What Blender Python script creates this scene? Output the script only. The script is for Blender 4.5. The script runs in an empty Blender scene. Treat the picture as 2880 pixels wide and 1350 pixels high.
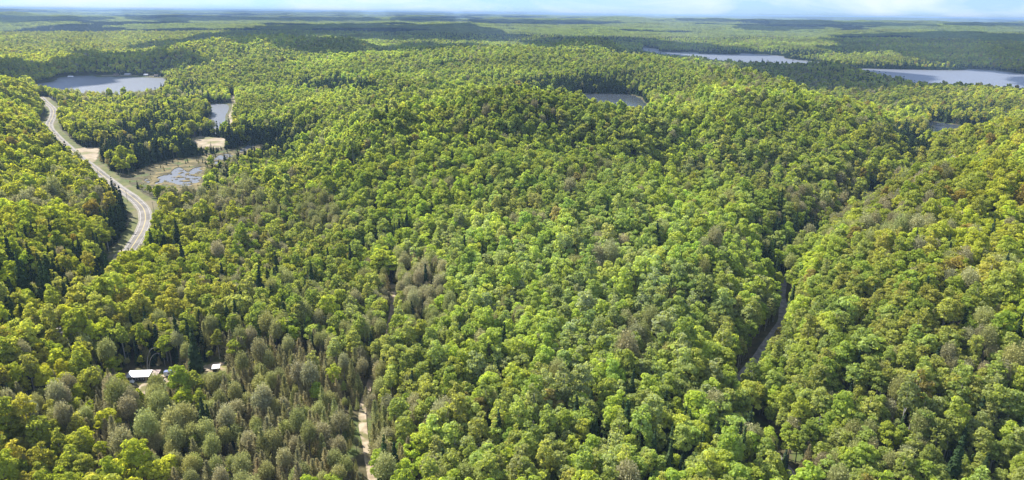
import bpy, math, random
import numpy as np
from mathutils import Matrix, Vector

S = bpy.context.scene
COL = S.collection
rng = np.random.default_rng(7)
random.seed(7)

# ------------------------------------------------------------------ camera
H = 150.0
PITCH = math.radians(18.16)
ROLL = math.radians(0.62)
FPX, CX, CY = 1741.0, 1288.0, 604.0          # focal length and centre in the 2576-wide frame
F = np.array([0.0, math.cos(PITCH), -math.sin(PITCH)])
R0 = np.array([1.0, 0.0, 0.0])
U0 = np.array([0.0, math.sin(PITCH), math.cos(PITCH)])
RR = math.cos(ROLL) * R0 + math.sin(ROLL) * U0
UU = math.cos(ROLL) * U0 - math.sin(ROLL) * R0
cam = bpy.data.cameras.new('camera')
cam.sensor_width = 36.0
cam.lens = 36.0 * FPX / 2576.0
cam.clip_start = 1.0
cam.clip_end = 120000.0
camo = bpy.data.objects.new('camera', cam)
COL.objects.link(camo)
M = Matrix(((RR[0], UU[0], -F[0], 0), (RR[1], UU[1], -F[1], 0), (RR[2], UU[2], -F[2], H), (0, 0, 0, 1)))
camo.matrix_world = M
S.camera = camo

# ------------------------------------------------------------------ light
SUN_EL = math.radians(46)
SUN_AZ = math.radians(-54)                    # from +Y towards +X: negative is to the left, ahead of the viewer
SUN = np.array([math.sin(SUN_AZ) * math.cos(SUN_EL), math.cos(SUN_AZ) * math.cos(SUN_EL), math.sin(SUN_EL)])
sl = bpy.data.lights.new('sun', 'SUN')
sl.energy = 4.9
sl.angle = math.radians(0.5)
sl.color = (1.0, 0.95, 0.86)
so = bpy.data.objects.new('sun', sl)
COL.objects.link(so)
so.rotation_euler = Vector(SUN).to_track_quat('Z', 'Y').to_euler()

W = bpy.data.worlds.new('World')
S.world = W
W.use_nodes = True
nt = W.node_tree
for n in list(nt.nodes):
    nt.nodes.remove(n)
N = nt.nodes.new
wo = N('ShaderNodeOutputWorld')
bg = N('ShaderNodeBackground')
sky = N('ShaderNodeTexSky')
sky.sky_type = 'NISHITA'
sky.sun_disc = False
sky.sun_elevation = SUN_EL
sky.sun_rotation = SUN_AZ % (2 * math.pi)
sky.altitude = 300
sky.air_density = 1.0
sky.dust_density = 0.3
sky.ozone_density = 3.0
tc = N('ShaderNodeTexCoord')
mp = N('ShaderNodeMapping')
mp.inputs['Scale'].default_value = (2.6, 2.6, 11.0)
mp.inputs['Rotation'].default_value = (0.0, 0.02, 0.35)
nz = N('ShaderNodeTexNoise')
nz.inputs['Scale'].default_value = 2.1
nz.inputs['Detail'].default_value = 7
nz.inputs['Roughness'].default_value = 0.55
nz.inputs['Distortion'].default_value = 0.6
rp = N('ShaderNodeValToRGB')
rp.color_ramp.elements[0].position = 0.42
rp.color_ramp.elements[1].position = 0.66
rp.color_ramp.elements[0].color = (0.3, 0.3, 0.3, 1)
rp.color_ramp.elements[1].color = (0.9, 0.9, 0.9, 1)
mx = N('ShaderNodeMixRGB')
mx.inputs['Color2'].default_value = (3.4, 3.75, 4.15, 1)   # thin high cloud lit by the sun
tint = N('ShaderNodeMixRGB')
tint.blend_type = 'MULTIPLY'
tint.inputs['Fac'].default_value = 1.0
tint.inputs['Color2'].default_value = (0.19, 0.37, 0.72, 1)
L = nt.links.new
L(tc.outputs['Generated'], mp.inputs['Vector'])
L(mp.outputs['Vector'], nz.inputs['Vector'])
L(nz.outputs['Fac'], rp.inputs['Fac'])
L(sky.outputs['Color'], tint.inputs['Color1'])
L(tint.outputs['Color'], mx.inputs['Color1'])
L(rp.outputs['Color'], mx.inputs['Fac'])
L(mx.outputs['Color'], bg.inputs['Color'])
bg.inputs['Strength'].default_value = 0.145
L(bg.outputs['Background'], wo.inputs['Surface'])

S.view_settings.view_transform = 'Standard'
S.view_settings.look = 'None'
S.view_settings.exposure = 1.02
S.view_settings.gamma = 1.0
S.view_settings.use_curve_mapping = False
S.cycles.max_bounces = 6
S.cycles.diffuse_bounces = 3
S.cycles.glossy_bounces = 2
S.cycles.transmission_bounces = 3
S.cycles.transparent_max_bounces = 4
S.cycles.volume_bounces = 0
S.cycles.use_denoising = True
S.cycles.denoiser = 'OPENIMAGEDENOISE'

# ------------------------------------------------------------------ projection helpers (2576-wide frame)
def ray(x, y):
    d = F + (x - CX) / FPX * RR - (y - CY) / FPX * UU
    return d
def at(x, y, z):
    d = ray(x, y)
    t = (z - H) / d[2]
    return np.array([d[0] * t, d[1] * t])
def project(X, Y, Z):
    px, py, pz = X, Y, Z - H
    w = py * F[1] + pz * F[2]
    r = px * RR[0] + py * RR[1] + pz * RR[2]
    u = px * UU[0] + py * UU[1] + pz * UU[2]
    w = np.maximum(w, 1e-3)
    return CX + FPX * r / w, CY - FPX * u / w, w

# ------------------------------------------------------------------ noise
def _h(ix, iy, s):
    n = (ix.astype(np.int64) * 374761393 + iy.astype(np.int64) * 668265263 + s * 1274126177) & 0xFFFFFFFF
    n = ((n ^ (n >> 13)) * 1274126177) & 0xFFFFFFFF
    return ((n ^ (n >> 16)) & 0xFFFF) / 65535.0
def vn(x, y, s=0):
    ix, iy = np.floor(x), np.floor(y)
    fx, fy = x - ix, y - iy
    fx = fx * fx * (3 - 2 * fx)
    fy = fy * fy * (3 - 2 * fy)
    a, b = _h(ix, iy, s), _h(ix + 1, iy, s)
    c, d = _h(ix, iy + 1, s), _h(ix + 1, iy + 1, s)
    return (a + (b - a) * fx) * (1 - fy) + (c + (d - c) * fx) * fy
def fbm(x, y, s=0, o=4):
    v, a, t = 0, 1.0, 0
    for i in range(o):
        v = v + a * vn(x * 2 ** i + 17.3 * i, y * 2 ** i + 5.1 * i, s + i)
        t += a
        a *= 0.5
    return v / t
def sm(a, b, x):
    t = np.clip((x - a) / (b - a), 0, 1)
    return t * t * (3 - 2 * t)

# ------------------------------------------------------------------ terrain: canopy heights read from the hills' outlines
CT = 14.5
ctl = []   # canopy control points
def c(*pts):
    for p in pts:
        x, y, z = p[:3]
        w = at(x, y, z)
        if len(p) > 3:
            w = w * p[3]
            if len(p) > 4:
                z = p[4]
        ctl.append((w[0], w[1], z))
c((0, 1190, 16), (400, 1190, 14), (800, 1190, 14), (1288, 1190, 15), (1800, 1190, 17), (2060, 1190, 12), (2300, 1190, 18), (2576, 1190, 22))
c((0, 950, 22), (350, 950, 13), (700, 950, 14), (1000, 950, 14), (1288, 950, 17), (1600, 950, 21), (1780, 950, 19), (2050, 950, 24), (2250, 950, 30), (2576, 950, 34))
c((0, 780, 28), (300, 780, 21), (700, 780, 15), (1000, 780, 16), (1288, 780, 21), (1650, 780, 27), (1850, 780, 25), (2060, 800, 30), (2400, 800, 42), (2576, 800, 45))
c((0, 620, 34), (150, 560, 30), (270, 560, 18), (500, 620, 14), (800, 600, 16), (1000, 600, 21), (1300, 600, 29), (1650, 620, 34), (1850, 620, 34), (2080, 640, 38), (2400, 640, 50), (2576, 620, 52))
c((0, 480, 32), (180, 480, 20), (450, 560, 10), (600, 510, 11), (800, 480, 19), (1000, 480, 32), (1300, 480, 39), (1650, 490, 43), (1900, 490, 42), (2030, 490, 37), (2200, 540, 48), (2400, 510, 54), (2576, 500, 55))
c((0, 410, 36), (70, 380, 31), (0, 320, 42), (60, 300, 33), (0, 205, 52), (60, 214, 46), (100, 232, 32), (0, 205, 52, 1.3, 20), (60, 214, 46, 1.25, 16))
c((250, 330, 14), (450, 330, 13), (250, 270, 18), (400, 262, 18), (200, 245, 17), (600, 300, 14), (700, 400, 15), (850, 420, 31), (850, 330, 30), (780, 350, 20))
c((1000, 400, 44), (1000, 330, 58), (1000, 275, 71), (1150, 240, 75), (1288, 236, 77), (1400, 236, 76), (1288, 330, 58), (1288, 275, 70), (1600, 335, 57), (1560, 276, 69), (1480, 258, 72), (1680, 268, 68), (1850, 400, 44), (1850, 300, 62), (1760, 240, 66), (2000, 300, 59), (2100, 350, 51), (2230, 400, 41), (2345, 325, 43), (2260, 330, 49), (2200, 290, 53))
c((1130, 398, 45), (1288, 402, 45), (1450, 406, 45), (1600, 412, 45), (1700, 425, 43), (1130, 398, 45, 1.09, 34), (1288, 402, 45, 1.09, 33), (1450, 406, 45, 1.09, 32), (1600, 412, 45, 1.09, 32), (1700, 425, 43, 1.08, 31))
c((700, 300, 30), (780, 268, 40), (850, 236, 50), (950, 202, 60), (850, 236, 50, 1.15, 24), (950, 202, 60, 1.15, 34), (780, 268, 40, 1.15, 18), (860, 380, 38), (920, 300, 54), (860, 380, 38, 1.08, 24))
c((1000, 275, 71, 1.2, 38), (1150, 240, 75, 1.18, 42), (1288, 236, 77, 1.18, 42), (1400, 236, 76, 1.18, 44), (1560, 276, 69, 1.15, 46), (1680, 268, 68, 1.15, 46))
c((1700, 215, 55), (1500, 203, 56), (1400, 200, 55), (1288, 180, 56), (1288, 150, 67), (1288, 128, 78), (1288, 128, 78, 1.3, 36), (1620, 180, 57), (1750, 165, 58), (1600, 142, 72), (1600, 140, 72, 1.3, 20))
c((1050, 112, 82), (1050, 112, 82, 1.3, 34), (1000, 150, 56), (1480, 96, 88), (1400, 110, 74), (1560, 112, 74), (1480, 96, 88, 1.25, 30), (1180, 124, 66))
c((1868, 188, 63), (1951, 211, 61), (2101, 257, 55), (2283, 287, 47), (1868, 188, 63, 1.22, 18), (1951, 211, 61, 1.22, 16), (2101, 257, 55, 1.22, 16), (2283, 287, 47, 1.2, 16), (1750, 152, 58), (1750, 152, 58, 1.25, 16))
c((2060, 164, 38), (2130, 166, 38), (2200, 186, 24), (2285, 214, 13), (1950, 172, 28), (1850, 153, 30), (2060, 210, 20), (2060, 164, 38, 1.25, 13))
c((2150, 228, 26), (2300, 217, 30), (2450, 219, 30), (2576, 224, 30), (2450, 258, 26), (2576, 265, 26), (2380, 290, 18), (2300, 217, 30, 1.15, 13), (2450, 219, 30, 1.15, 13), (2576, 224, 30, 1.15, 13), (2250, 250, 24))
c((2350, 348, 46), (2450, 330, 52), (2576, 318, 55), (2576, 318, 55, 1.2, 24), (2450, 330, 52, 1.2, 20), (2350, 348, 46, 1.2, 20), (2420, 400, 52), (2576, 400, 56), (2300, 440, 50), (2240, 472, 50), (2165, 535, 46), (2095, 590, 42))
c((2000, 430, 39), (2100, 440, 35), (1950, 460, 41), (2120, 400, 40), (2000, 380, 43), (1800, 440, 41))
c((2300, 368, 25), (2270, 372, 27), (2285, 400, 30), (2208, 470, 20), (2130, 530, 17), (2050, 580, 15), (2000, 650, 18), (1962, 740, 16), (1925, 880, 15), (1870, 960, 14), (1960, 1080, 12))
c((575, 156, 46), (739, 140, 58), (887, 135, 64), (1060, 124, 72), (575, 156, 46, 1.16, 24), (739, 140, 58, 1.16, 32), (887, 135, 64, 1.16, 36), (1060, 124, 72, 1.14, 42), (624, 119, 64), (740, 104, 78), (887, 104, 78))
c((130, 178, 22), (60, 195, 28), (0, 160, 44), (100, 158, 40), (250, 132, 56), (250, 132, 56, 1.2, 30), (380, 150, 46), (330, 172, 26), (430, 128, 60), (560, 98, 82), (700, 95, 84), (830, 106, 76), (560, 98, 82, 1.3, 30), (700, 95, 84, 1.3, 30), (830, 106, 76, 1.3, 30), (430, 128, 60, 1.3, 34), (600, 178, 38), (600, 232, 20), (460, 180, 28), (750, 195, 36), (750, 235, 22), (850, 225, 38), (900, 185, 48), (830, 280, 34), (700, 285, 20), (560, 166, 42))
for th in (-60, -36, -18, 0, 18, 36, 60):
    for D, z in ((100, 15), (3600, 34), (5000, 40), (8000, 50), (14000, 58), (26000, 62), (45000, 60)):
        t = math.radians(th)
        if D == 3600 and th == 36:
            z = 46
        ctl.append((D * math.sin(t), D * math.cos(t), z))

# lakes: polygons; entries are (x, y, sight height above the water), the near shores are seen as the tree tops on them
def poly(zl, pts):
    return np.array([at(x, y, zl + h) for x, y, h in pts])
LAKES = {
 'lake_far_bank': (3.0, poly(3.0, [(72, 212, 2), (130, 205, 0), (150, 195, 0), (200, 191, 0), (270, 191, 0), (330, 192, 0), (412, 198, 0), (417, 212, 0), (405, 228, 10), (370, 238, 11), (300, 241, 12), (215, 240, 13), (180, 236, 14), (120, 228, 14), (90, 222, 13)])),
 'mill_pond': (2.0, poly(2.0, [(518, 263, 0), (545, 262, 0), (580, 265, 0), (579, 290, 4), (562, 304, 15), (530, 308, 15), (508, 313, 8), (500, 309, 3), (512, 299, 3), (524, 285, 6), (527, 272, 3)])),
 'hill_pond': (33.0, poly(33.0, [(1440, 237, 0), (1520, 236, 0), (1590, 240, 0), (1622, 250, 4), (1640, 262, 12), (1590, 272, 20), (1520, 264, 20), (1450, 246, 15)])),
 'long_lake': (0.0, poly(0.0, [(1618, 119, 0), (1655, 124, 0), (1665, 130, 0), (1750, 132, 0), (1765, 135, 0), (1855, 137, 0), (1870, 134, 0), (1965, 141, 0), (1980, 148, 0), (2062, 157, 0), (2120, 169, 0), (2175, 173, 0), (2400, 177, 0), (2440, 174, 0), (2520, 179, 0), (2570, 186, 0), (2640, 188, 0), (2640, 236, 14), (2545, 228, 14), (2400, 222, 14), (2300, 217, 14), (2270, 210, 6), (2200, 190, 13), (2150, 175, 13), (2090, 163, 13), (1960, 168, 13), (1860, 162, 13), (1780, 152, 15), (1690, 142, 15), (1620, 129, 12)])),
 'valley_lake': (12.0, poly(12.0, [(2335, 304, 0), (2400, 313, 0), (2470, 319, 0), (2500, 322, 0), (2480, 328, 14), (2430, 332, 14), (2370, 336, 14), (2335, 322, 10)])),
 'distant_lake': (30.0, poly(30.0, [(1400, 70.5, 0), (1475, 70.5, 0), (1470, 74.5, 0), (1410, 74.5, 0)])),
 'distant_pond': (14.0, poly(14.0, [(1308, 108, 0), (1350, 108, 0), (1345, 111.5, 0), (1315, 111.5, 0)])),
}
MARSH_POLY = poly(0.6, [(306, 455, 0), (345, 425, 0), (400, 407, 0), (450, 398, 0), (520, 390, 0), (570, 378, 0), (620, 366, 0), (690, 360, 0), (712, 368, 0), (660, 380, 0), (610, 393, 0), (560, 412, 0), (520, 430, 0), (510, 470, 3), (470, 482, 3), (400, 478, 3), (350, 470, 2), (318, 470, 1)])
FIELD_POLY = poly(1.5, [(474, 352, 0), (500, 344, 0), (548, 345, 0), (572, 353, 0), (560, 366, 2), (500, 368, 2)])
PULLOFF_POLY = poly(3.0, [(186, 376, 0), (245, 371, 0), (247, 388, 0), (238, 408, 0), (222, 404, 0), (200, 388, 0)])
MEADOW_POLY = poly(12.0, [(2268, 360, 0), (2300, 353, 0), (2330, 358, 0), (2322, 372, 0), (2300, 388, 2), (2278, 380, 2)])
YARD_POLY = poly(0.5, [(318, 948, 0), (330, 936, 0), (440, 932, 0), (452, 944, 0), (425, 965, 0), (390, 975, 0), (368, 1000, 0), (345, 998, 0), (350, 970, 0), (328, 962, 0)])
SHED_POLY = poly(0.5, [(512, 922, 0), (535, 912, 0), (570, 912, 0), (572, 940, 0), (545, 958, 0), (525, 945, 0)])
SHORE1 = poly(4.0, [(255, 191.6, 0), (255, 190, 0), (290, 189.6, 0), (300, 190, 0), (345, 189.6, 0), (350, 192, 0)])
SHORE2 = poly(4.0, [(358, 192, 0), (362, 189.8, 0), (400, 191, 0), (406, 194, 0)])
MARSH_PONDS = [poly(0.0, p) for p in (
 [(388, 462, 0), (402, 455, 0), (396, 447, 0), (425, 437, 0), (440, 425, 0), (455, 422, 0), (470, 432, 0), (488, 424, 0), (508, 421, 0), (506, 437, 0), (482, 441, 0), (505, 446, 0), (500, 460, 0), (478, 467, 0), (458, 471, 0), (440, 463, 0), (412, 458, 0), (405, 467, 0)],
 [(533, 404, 0), (552, 391, 0), (580, 388, 0), (592, 393, 0), (575, 401, 0), (552, 403, 0)],
 [(528, 412, 0), (545, 404, 0), (556, 410, 0), (545, 417, 0)],
 [(598, 386, 0), (612, 372, 0), (634, 363, 0), (642, 369, 0), (622, 377, 0), (612, 385, 0)],
 [(362, 455, 0), (366, 450, 0), (378, 456, 0), (374, 461, 0)])]

def pip(P, X, Y):
    ins = np.zeros(X.shape, bool)
    n = len(P)
    for i in range(n):
        x1, y1 = P[i]
        x2, y2 = P[(i + 1) % n]
        cond = ((y1 > Y) != (y2 > Y))
        if y1 != y2:
            ins ^= cond & (X < (x2 - x1) * (Y - y1) / (y2 - y1) + x1)
    return ins
def segdist(P, X, Y, closed=True):
    n = len(P)
    d = np.full(X.shape, 1e9)
    for i in range(n if closed else n - 1):
        a, b = P[i], P[(i + 1) % n]
        ab = b - a
        l2 = max(ab @ ab, 1e-9)
        t = np.clip(((X - a[0]) * ab[0] + (Y - a[1]) * ab[1]) / l2, 0, 1)
        d = np.minimum(d, (X - a[0] - t * ab[0]) ** 2 + (Y - a[1] - t * ab[1]) ** 2)
    return np.sqrt(d)
def smooth_line(pts, step=6.0):
    P = np.array(pts, float)
    out = []
    n = len(P)
    for i in range(n - 1):
        p0, p1, p2, p3 = P[max(i - 1, 0)], P[i], P[i + 1], P[min(i + 2, n - 1)]
        k = max(2, int(np.linalg.norm(p2[:2] - p1[:2]) / step))
        for j in range(k):
            t = j / k
            out.append(0.5 * ((2 * p1) + (-p0 + p2) * t + (2 * p0 - 5 * p1 + 4 * p2 - p3) * t * t + (-p0 + 3 * p1 - 3 * p2 + p3) * t ** 3))
    out.append(P[-1])
    return np.array(out)
def line(pts, step=6.0):
    return smooth_line([(*at(x, y, z), z) for x, y, z in pts], step)
# wiggle lake outlines so that the shores are not polygons
def organic(P, amp):
    Q = smooth_line([(*p, 0) for p in np.vstack([P, P[:1]])], 12.0 if amp > 1.5 else 2.0)[:-1, :2]
    w = 30.0 if amp > 1.5 else 6.0
    Q[:, 0] += (fbm(Q[:, 0] / w, Q[:, 1] / w, 3, 3) - 0.5) * amp * 2
    Q[:, 1] += (fbm(Q[:, 0] / w, Q[:, 1] / w, 9, 3) - 0.5) * amp * 2
    return Q
for k in LAKES:
    LAKES[k] = (LAKES[k][0], organic(LAKES[k][1], 6.0))
MARSH_PONDS = [organic(p, 1.4) for p in MARSH_PONDS]
MARSH_POLY = organic(MARSH_POLY, 5.0)

HIGHWAY = line([(102, 244, 13), (114, 256, 11), (132.7, 274, 9), (132.6, 292.7, 7), (123.4, 316.8, 6), (142, 342.7, 5), (169.7, 368.6, 4), (197.5, 394.6, 3.5), (230.8, 418.7, 3), (260.4, 442.7, 3), (293.8, 468.7, 3), (330.8, 494.6, 3), (358, 520.5, 3), (366, 546.4, 3), (359, 576, 3), (342, 605.7, 3), (321, 637, 3), (296, 672, 3), (262, 712, 4), (215, 770, 6), (150, 850, 10)])
GRAVEL = line([(1972, 690, 6), (1966, 745, 5), (1971, 775, 5), (1966, 810, 4.5), (1941, 846, 4), (1912, 890, 3.5), (1872, 940, 3), (1850, 985, 2), (1868, 1040, 1), (1920, 1110, 0.5), (1985, 1190, 0.5), (2060, 1280, 0.5)], 4)
TRACK = line([(934, 1290, 0.5), (937, 1210, 0.5), (925, 1150, 0.5), (914, 1090, 0.6), (911, 1040, 0.8), (918, 1000, 1), (935, 955, 1), (955, 905, 1.2), (972, 860, 1.5), (980, 810, 2), (988, 760, 2.5), (990, 715, 3)], 4)
SAND_ROAD = line([(583, 240, 5), (589, 262, 4), (588, 275, 4), (582, 288, 4), (580, 305, 3), (580, 318, 2)], 4)
FAR_ROAD = line([(88, 135, 26), (82, 141, 26), (72, 147, 26), (80, 154, 26)], 10)
CUT = line([(305, 622, 5), (292, 640, 5), (280, 662, 6)], 4)
DRIVE = line([(352, 1010, 0.5), (356, 985, 0.5), (372, 960, 0.5), (420, 945, 0.5), (470, 935, 0.5), (530, 930, 0.5)], 4)
for Q, st in ((HIGHWAY, 10), (GRAVEL, 12), (TRACK, 14), (SAND_ROAD, 6)):
    for p in Q[::st]:
        ctl.append((p[0], p[1], p[2] + CT))
for P, z in ((MARSH_POLY, 0.3), (FIELD_POLY, 1.5), (MEADOW_POLY, 12), (PULLOFF_POLY, 3), (YARD_POLY, 0.5)):
    ctl.append((*P.mean(0), z + CT))
    for p in P[:: max(1, len(P) // 6)]:
        ctl.append((p[0], p[1], z + CT))
for k, (zl, P) in LAKES.items():
    for p in P[:: max(1, len(P) // 8)]:
        ctl.append((p[0], p[1], zl + 2 + CT))
ctl = np.array(ctl)
def _uv(X, Y):
    D = np.clip(np.hypot(X, Y), 95, 60000)
    th = np.clip(np.arctan2(X, Y), -1.1, 1.1)
    return np.stack([th / 0.1, np.log(D) / 0.2], -1)
_cp = _uv(ctl[:, 0], ctl[:, 1])
_c2 = 0.12
_A = np.sqrt(((_cp[:, None] - _cp[None]) ** 2).sum(-1) + _c2)
_n = len(_cp)
_B = np.zeros((_n + 1, _n + 1))
_B[:_n, :_n] = _A - 0.04 * np.eye(_n)      # a little smoothing
_B[:_n, _n] = _B[_n, :_n] = 1
_w = np.linalg.solve(_B, np.append(ctl[:, 2], 0))
def canopy0(X, Y):
    out = np.empty(X.size)
    uv = _uv(X.ravel(), Y.ravel())
    for i in range(0, X.size, 40000):
        q = uv[i:i + 40000]
        r = np.sqrt((q[:, 0:1] - _cp[None, :, 0]) ** 2 + (q[:, 1:2] - _cp[None, :, 1]) ** 2 + _c2)
        out[i:i + 40000] = r @ _w[:_n] + _w[_n]
    return out.reshape(X.shape)
ROADS = [(HIGHWAY, 9.0, 26.0), (GRAVEL, 4.0, 12.0), (SAND_ROAD, 4.0, 12.0), (TRACK, 2.5, 9.0)]
def ground(X, Y):
    D = np.hypot(X, Y)
    g = canopy0(X, Y) - CT
    g = g + (fbm(X / 150, Y / 130, 11, 3) - 0.5) * (8 * sm(180, 400, D) + 24 * sm(370, 520, D) - 16 * sm(950, 1350, D))
    g = g + (fbm(X / 1500 + 3, Y / 700, 21, 4) - 0.5) * 150 * sm(3200, 6500, D)
    g = g + (fbm(X / 5200 + 3, Y / 2300, 31, 3) - 0.46) * 190 * sm(6500, 12000, D)
    g = np.where(g > 95, 95 + 28 * np.tanh((g - 95) / 28), g)
    g = np.where(g < 3, 3 + 7 * np.tanh((g - 3) / 7), g)
    for k, (zl, P) in LAKES.items():
        c0, c1 = P.min(0) - 300, P.max(0) + 300
        m = (X > c0[0]) & (X < c1[0]) & (Y > c0[1]) & (Y < c1[1])
        if m.any():
            x, y = X[m], Y[m]
            d = segdist(P, x, y)
            ins = pip(P, x, y)
            gg = g[m]
            w = sm(0, 70, d)
            o = np.maximum(w * gg + (1 - w) * (zl + 0.9), zl + 0.6 - np.maximum(d - 12, 0) * 0.35)
            o = np.where(d > 250, gg, o)
            g[m] = np.where(ins, zl - 0.4 - np.minimum(3, d * 0.15), o)
    for P, z in ((MARSH_POLY, 0.3), (FIELD_POLY, 1.5), (MEADOW_POLY, 12.0), (PULLOFF_POLY, 3.0), (YARD_POLY, 0.5), (SHED_POLY, 0.5), (SHORE1, 4.0), (SHORE2, 4.0)):
        c0, c1 = P.min(0) - 50, P.max(0) + 50
        m = (X > c0[0]) & (X < c1[0]) & (Y > c0[1]) & (Y < c1[1])
        if m.any():
            x, y = X[m], Y[m]
            d = np.where(pip(P, x, y), 0, segdist(P, x, y))
            w = sm(2, 35, d)
            g[m] = w * g[m] + (1 - w) * z
    for i, P in enumerate(MARSH_PONDS):
        c0, c1 = P.min(0) - 8, P.max(0) + 8
        m = (X > c0[0]) & (X < c1[0]) & (Y > c0[1]) & (Y < c1[1])
        if m.any():
            x, y = X[m], Y[m]
            d = segdist(P, x, y)
            g[m] = np.where(pip(P, x, y), -0.5, g[m])
    for Q, a, b in ROADS:
        c0, c1 = Q[:, :2].min(0) - b, Q[:, :2].max(0) + b
        m = (X > c0[0]) & (X < c1[0]) & (Y > c0[1]) & (Y < c1[1])
        if m.any():
            x, y = X[m], Y[m]
            best = np.full(x.shape, 1e9)
            zz = np.zeros(x.shape)
            for i in range(len(Q) - 1):
                p, q = Q[i, :2], Q[i + 1, :2]
                ab = q - p
                t = np.clip(((x - p[0]) * ab[0] + (y - p[1]) * ab[1]) / max(ab @ ab, 1e-9), 0, 1)
                d2 = (x - p[0] - t * ab[0]) ** 2 + (y - p[1] - t * ab[1]) ** 2
                k2 = d2 < best
                best[k2] = d2[k2]
                zz[k2] = (Q[i, 2] + t * (Q[i + 1, 2] - Q[i, 2]))[k2]
            d = np.sqrt(best)
            w = sm(a, b, d)
            g[m] = w * g[m] + (1 - w) * (zz - 0.45)
    return g

# ------------------------------------------------------------------ materials
def new_mat(name):
    m = bpy.data.materials.new(name)
    m.use_nodes = True
    for n in list(m.node_tree.nodes):
        m.node_tree.nodes.remove(n)
    return m, m.node_tree.nodes.new, m.node_tree.links.new
def leaf_mat(name, trans, tboost, tmix=(1.25, 1.3, 0.6)):
    m, N, L = new_mat(name)
    out = N('ShaderNodeOutputMaterial')
    at_ = N('ShaderNodeAttribute'); at_.attribute_type = 'INSTANCER'; at_.attribute_name = 'tint'
    tn = N('ShaderNodeAttribute'); tn.attribute_name = 'tone'
    mr = N('ShaderNodeMapRange'); mr.inputs['To Min'].default_value = 0.7; mr.inputs['To Max'].default_value = 1.32
    L(tn.outputs['Fac'], mr.inputs['Value'])
    mul = N('ShaderNodeVectorMath'); mul.operation = 'SCALE'
    L(at_.outputs['Vector'], mul.inputs[0]); L(mr.outputs['Result'], mul.inputs['Scale'])
    df = N('ShaderNodeBsdfDiffuse')
    L(mul.outputs['Vector'], df.inputs['Color'])
    if trans > 0:
        t2 = N('ShaderNodeVectorMath'); t2.operation = 'MULTIPLY'
        t2.inputs[1].default_value = [a * tboost for a in tmix]
        L(mul.outputs['Vector'], t2.inputs[0])
        tr = N('ShaderNodeBsdfTranslucent')
        L(t2.outputs['Vector'], tr.inputs['Color'])
        mix = N('ShaderNodeMixShader'); mix.inputs['Fac'].default_value = trans
        L(df.outputs['BSDF'], mix.inputs[1]); L(tr.outputs['BSDF'], mix.inputs[2])
        L(mix.outputs['Shader'], out.inputs['Surface'])
    else:
        L(df.outputs['BSDF'], out.inputs['Surface'])
    return m
M_LEAF = leaf_mat('broad_leaves', 0.5, 1.5, (1.25, 1.2, 0.5))
M_NEEDLE = leaf_mat('needles', 0.15, 1.0)
M_TWIG = leaf_mat('twigs_and_buds', 0.35, 1.3, (1.05, 1.05, 0.8))
def noise_mat(name, c1, c2, scale, rough=0.9, c3=None, scale2=None, bump=0.0, pos=(0.35, 0.65), coord='Object'):
    m, N, L = new_mat(name)
    out = N('ShaderNodeOutputMaterial')
    b = N('ShaderNodeBsdfPrincipled')
    b.inputs['Roughness'].default_value = rough
    b.inputs['Specular IOR Level'].default_value = 0.2
    t = N('ShaderNodeTexCoord')
    n = N('ShaderNodeTexNoise'); n.inputs['Scale'].default_value = scale; n.inputs['Detail'].default_value = 8
    L(t.outputs[coord], n.inputs['Vector'])
    r = N('ShaderNodeValToRGB')
    r.color_ramp.elements[0].position, r.color_ramp.elements[1].position = pos
    r.color_ramp.elements[0].color = (*c1, 1); r.color_ramp.elements[1].color = (*c2, 1)
    L(n.outputs['Fac'], r.inputs['Fac'])
    col = r.outputs['Color']
    if c3:
        n2 = N('ShaderNodeTexNoise'); n2.inputs['Scale'].default_value = scale2; n2.inputs['Detail'].default_value = 5
        L(t.outputs[coord], n2.inputs['Vector'])
        r2 = N('ShaderNodeValToRGB'); r2.color_ramp.elements[0].position = 0.5; r2.color_ramp.elements[1].position = 0.6
        L(n2.outputs['Fac'], r2.inputs['Fac'])
        x = N('ShaderNodeMixRGB'); x.inputs['Color2'].default_value = (*c3, 1)
        L(r2.outputs['Color'], x.inputs['Fac']); L(col, x.inputs['Color1'])
        col = x.outputs['Color']
    L(col, b.inputs['Base Color'])
    if bump:
        bp = N('ShaderNodeBump'); bp.inputs['Strength'].default_value = bump; bp.inputs['Distance'].default_value = 0.3
        L(n.outputs['Fac'], bp.inputs['Height']); L(bp.outputs['Normal'], b.inputs['Normal'])
    L(b.outputs['BSDF'], out.inputs['Surface'])
    return m
M_FLOOR = noise_mat('forest_floor', (0.060, 0.055, 0.026), (0.115, 0.100, 0.050), 0.25, c3=(0.085, 0.115, 0.03), scale2=0.06)
M_BARK = noise_mat('grey_bark', (0.10, 0.09, 0.075), (0.22, 0.20, 0.17), 1.5)
M_PALEBARK = noise_mat('pale_bark', (0.30, 0.28, 0.25), (0.55, 0.53, 0.49), 1.5)
M_DARKBARK = noise_mat('dark_bark', (0.05, 0.04, 0.03), (0.10, 0.08, 0.06), 1.5)
M_ASPHALT = noise_mat('worn_asphalt', (0.17, 0.155, 0.14), (0.25, 0.23, 0.21), 0.15, c3=(0.15, 0.14, 0.125), scale2=0.05)
M_SHOULDER = noise_mat('gravel_shoulder', (0.22, 0.20, 0.165), (0.31, 0.28, 0.23), 0.4)
M_GRAVEL = noise_mat('grey_gravel', (0.17, 0.16, 0.15), (0.32, 0.30, 0.28), 0.5)
M_SAND = noise_mat('sandy_soil', (0.26, 0.20, 0.13), (0.46, 0.38, 0.27), 0.35, c3=(0.16, 0.15, 0.06), scale2=0.16)
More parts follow.
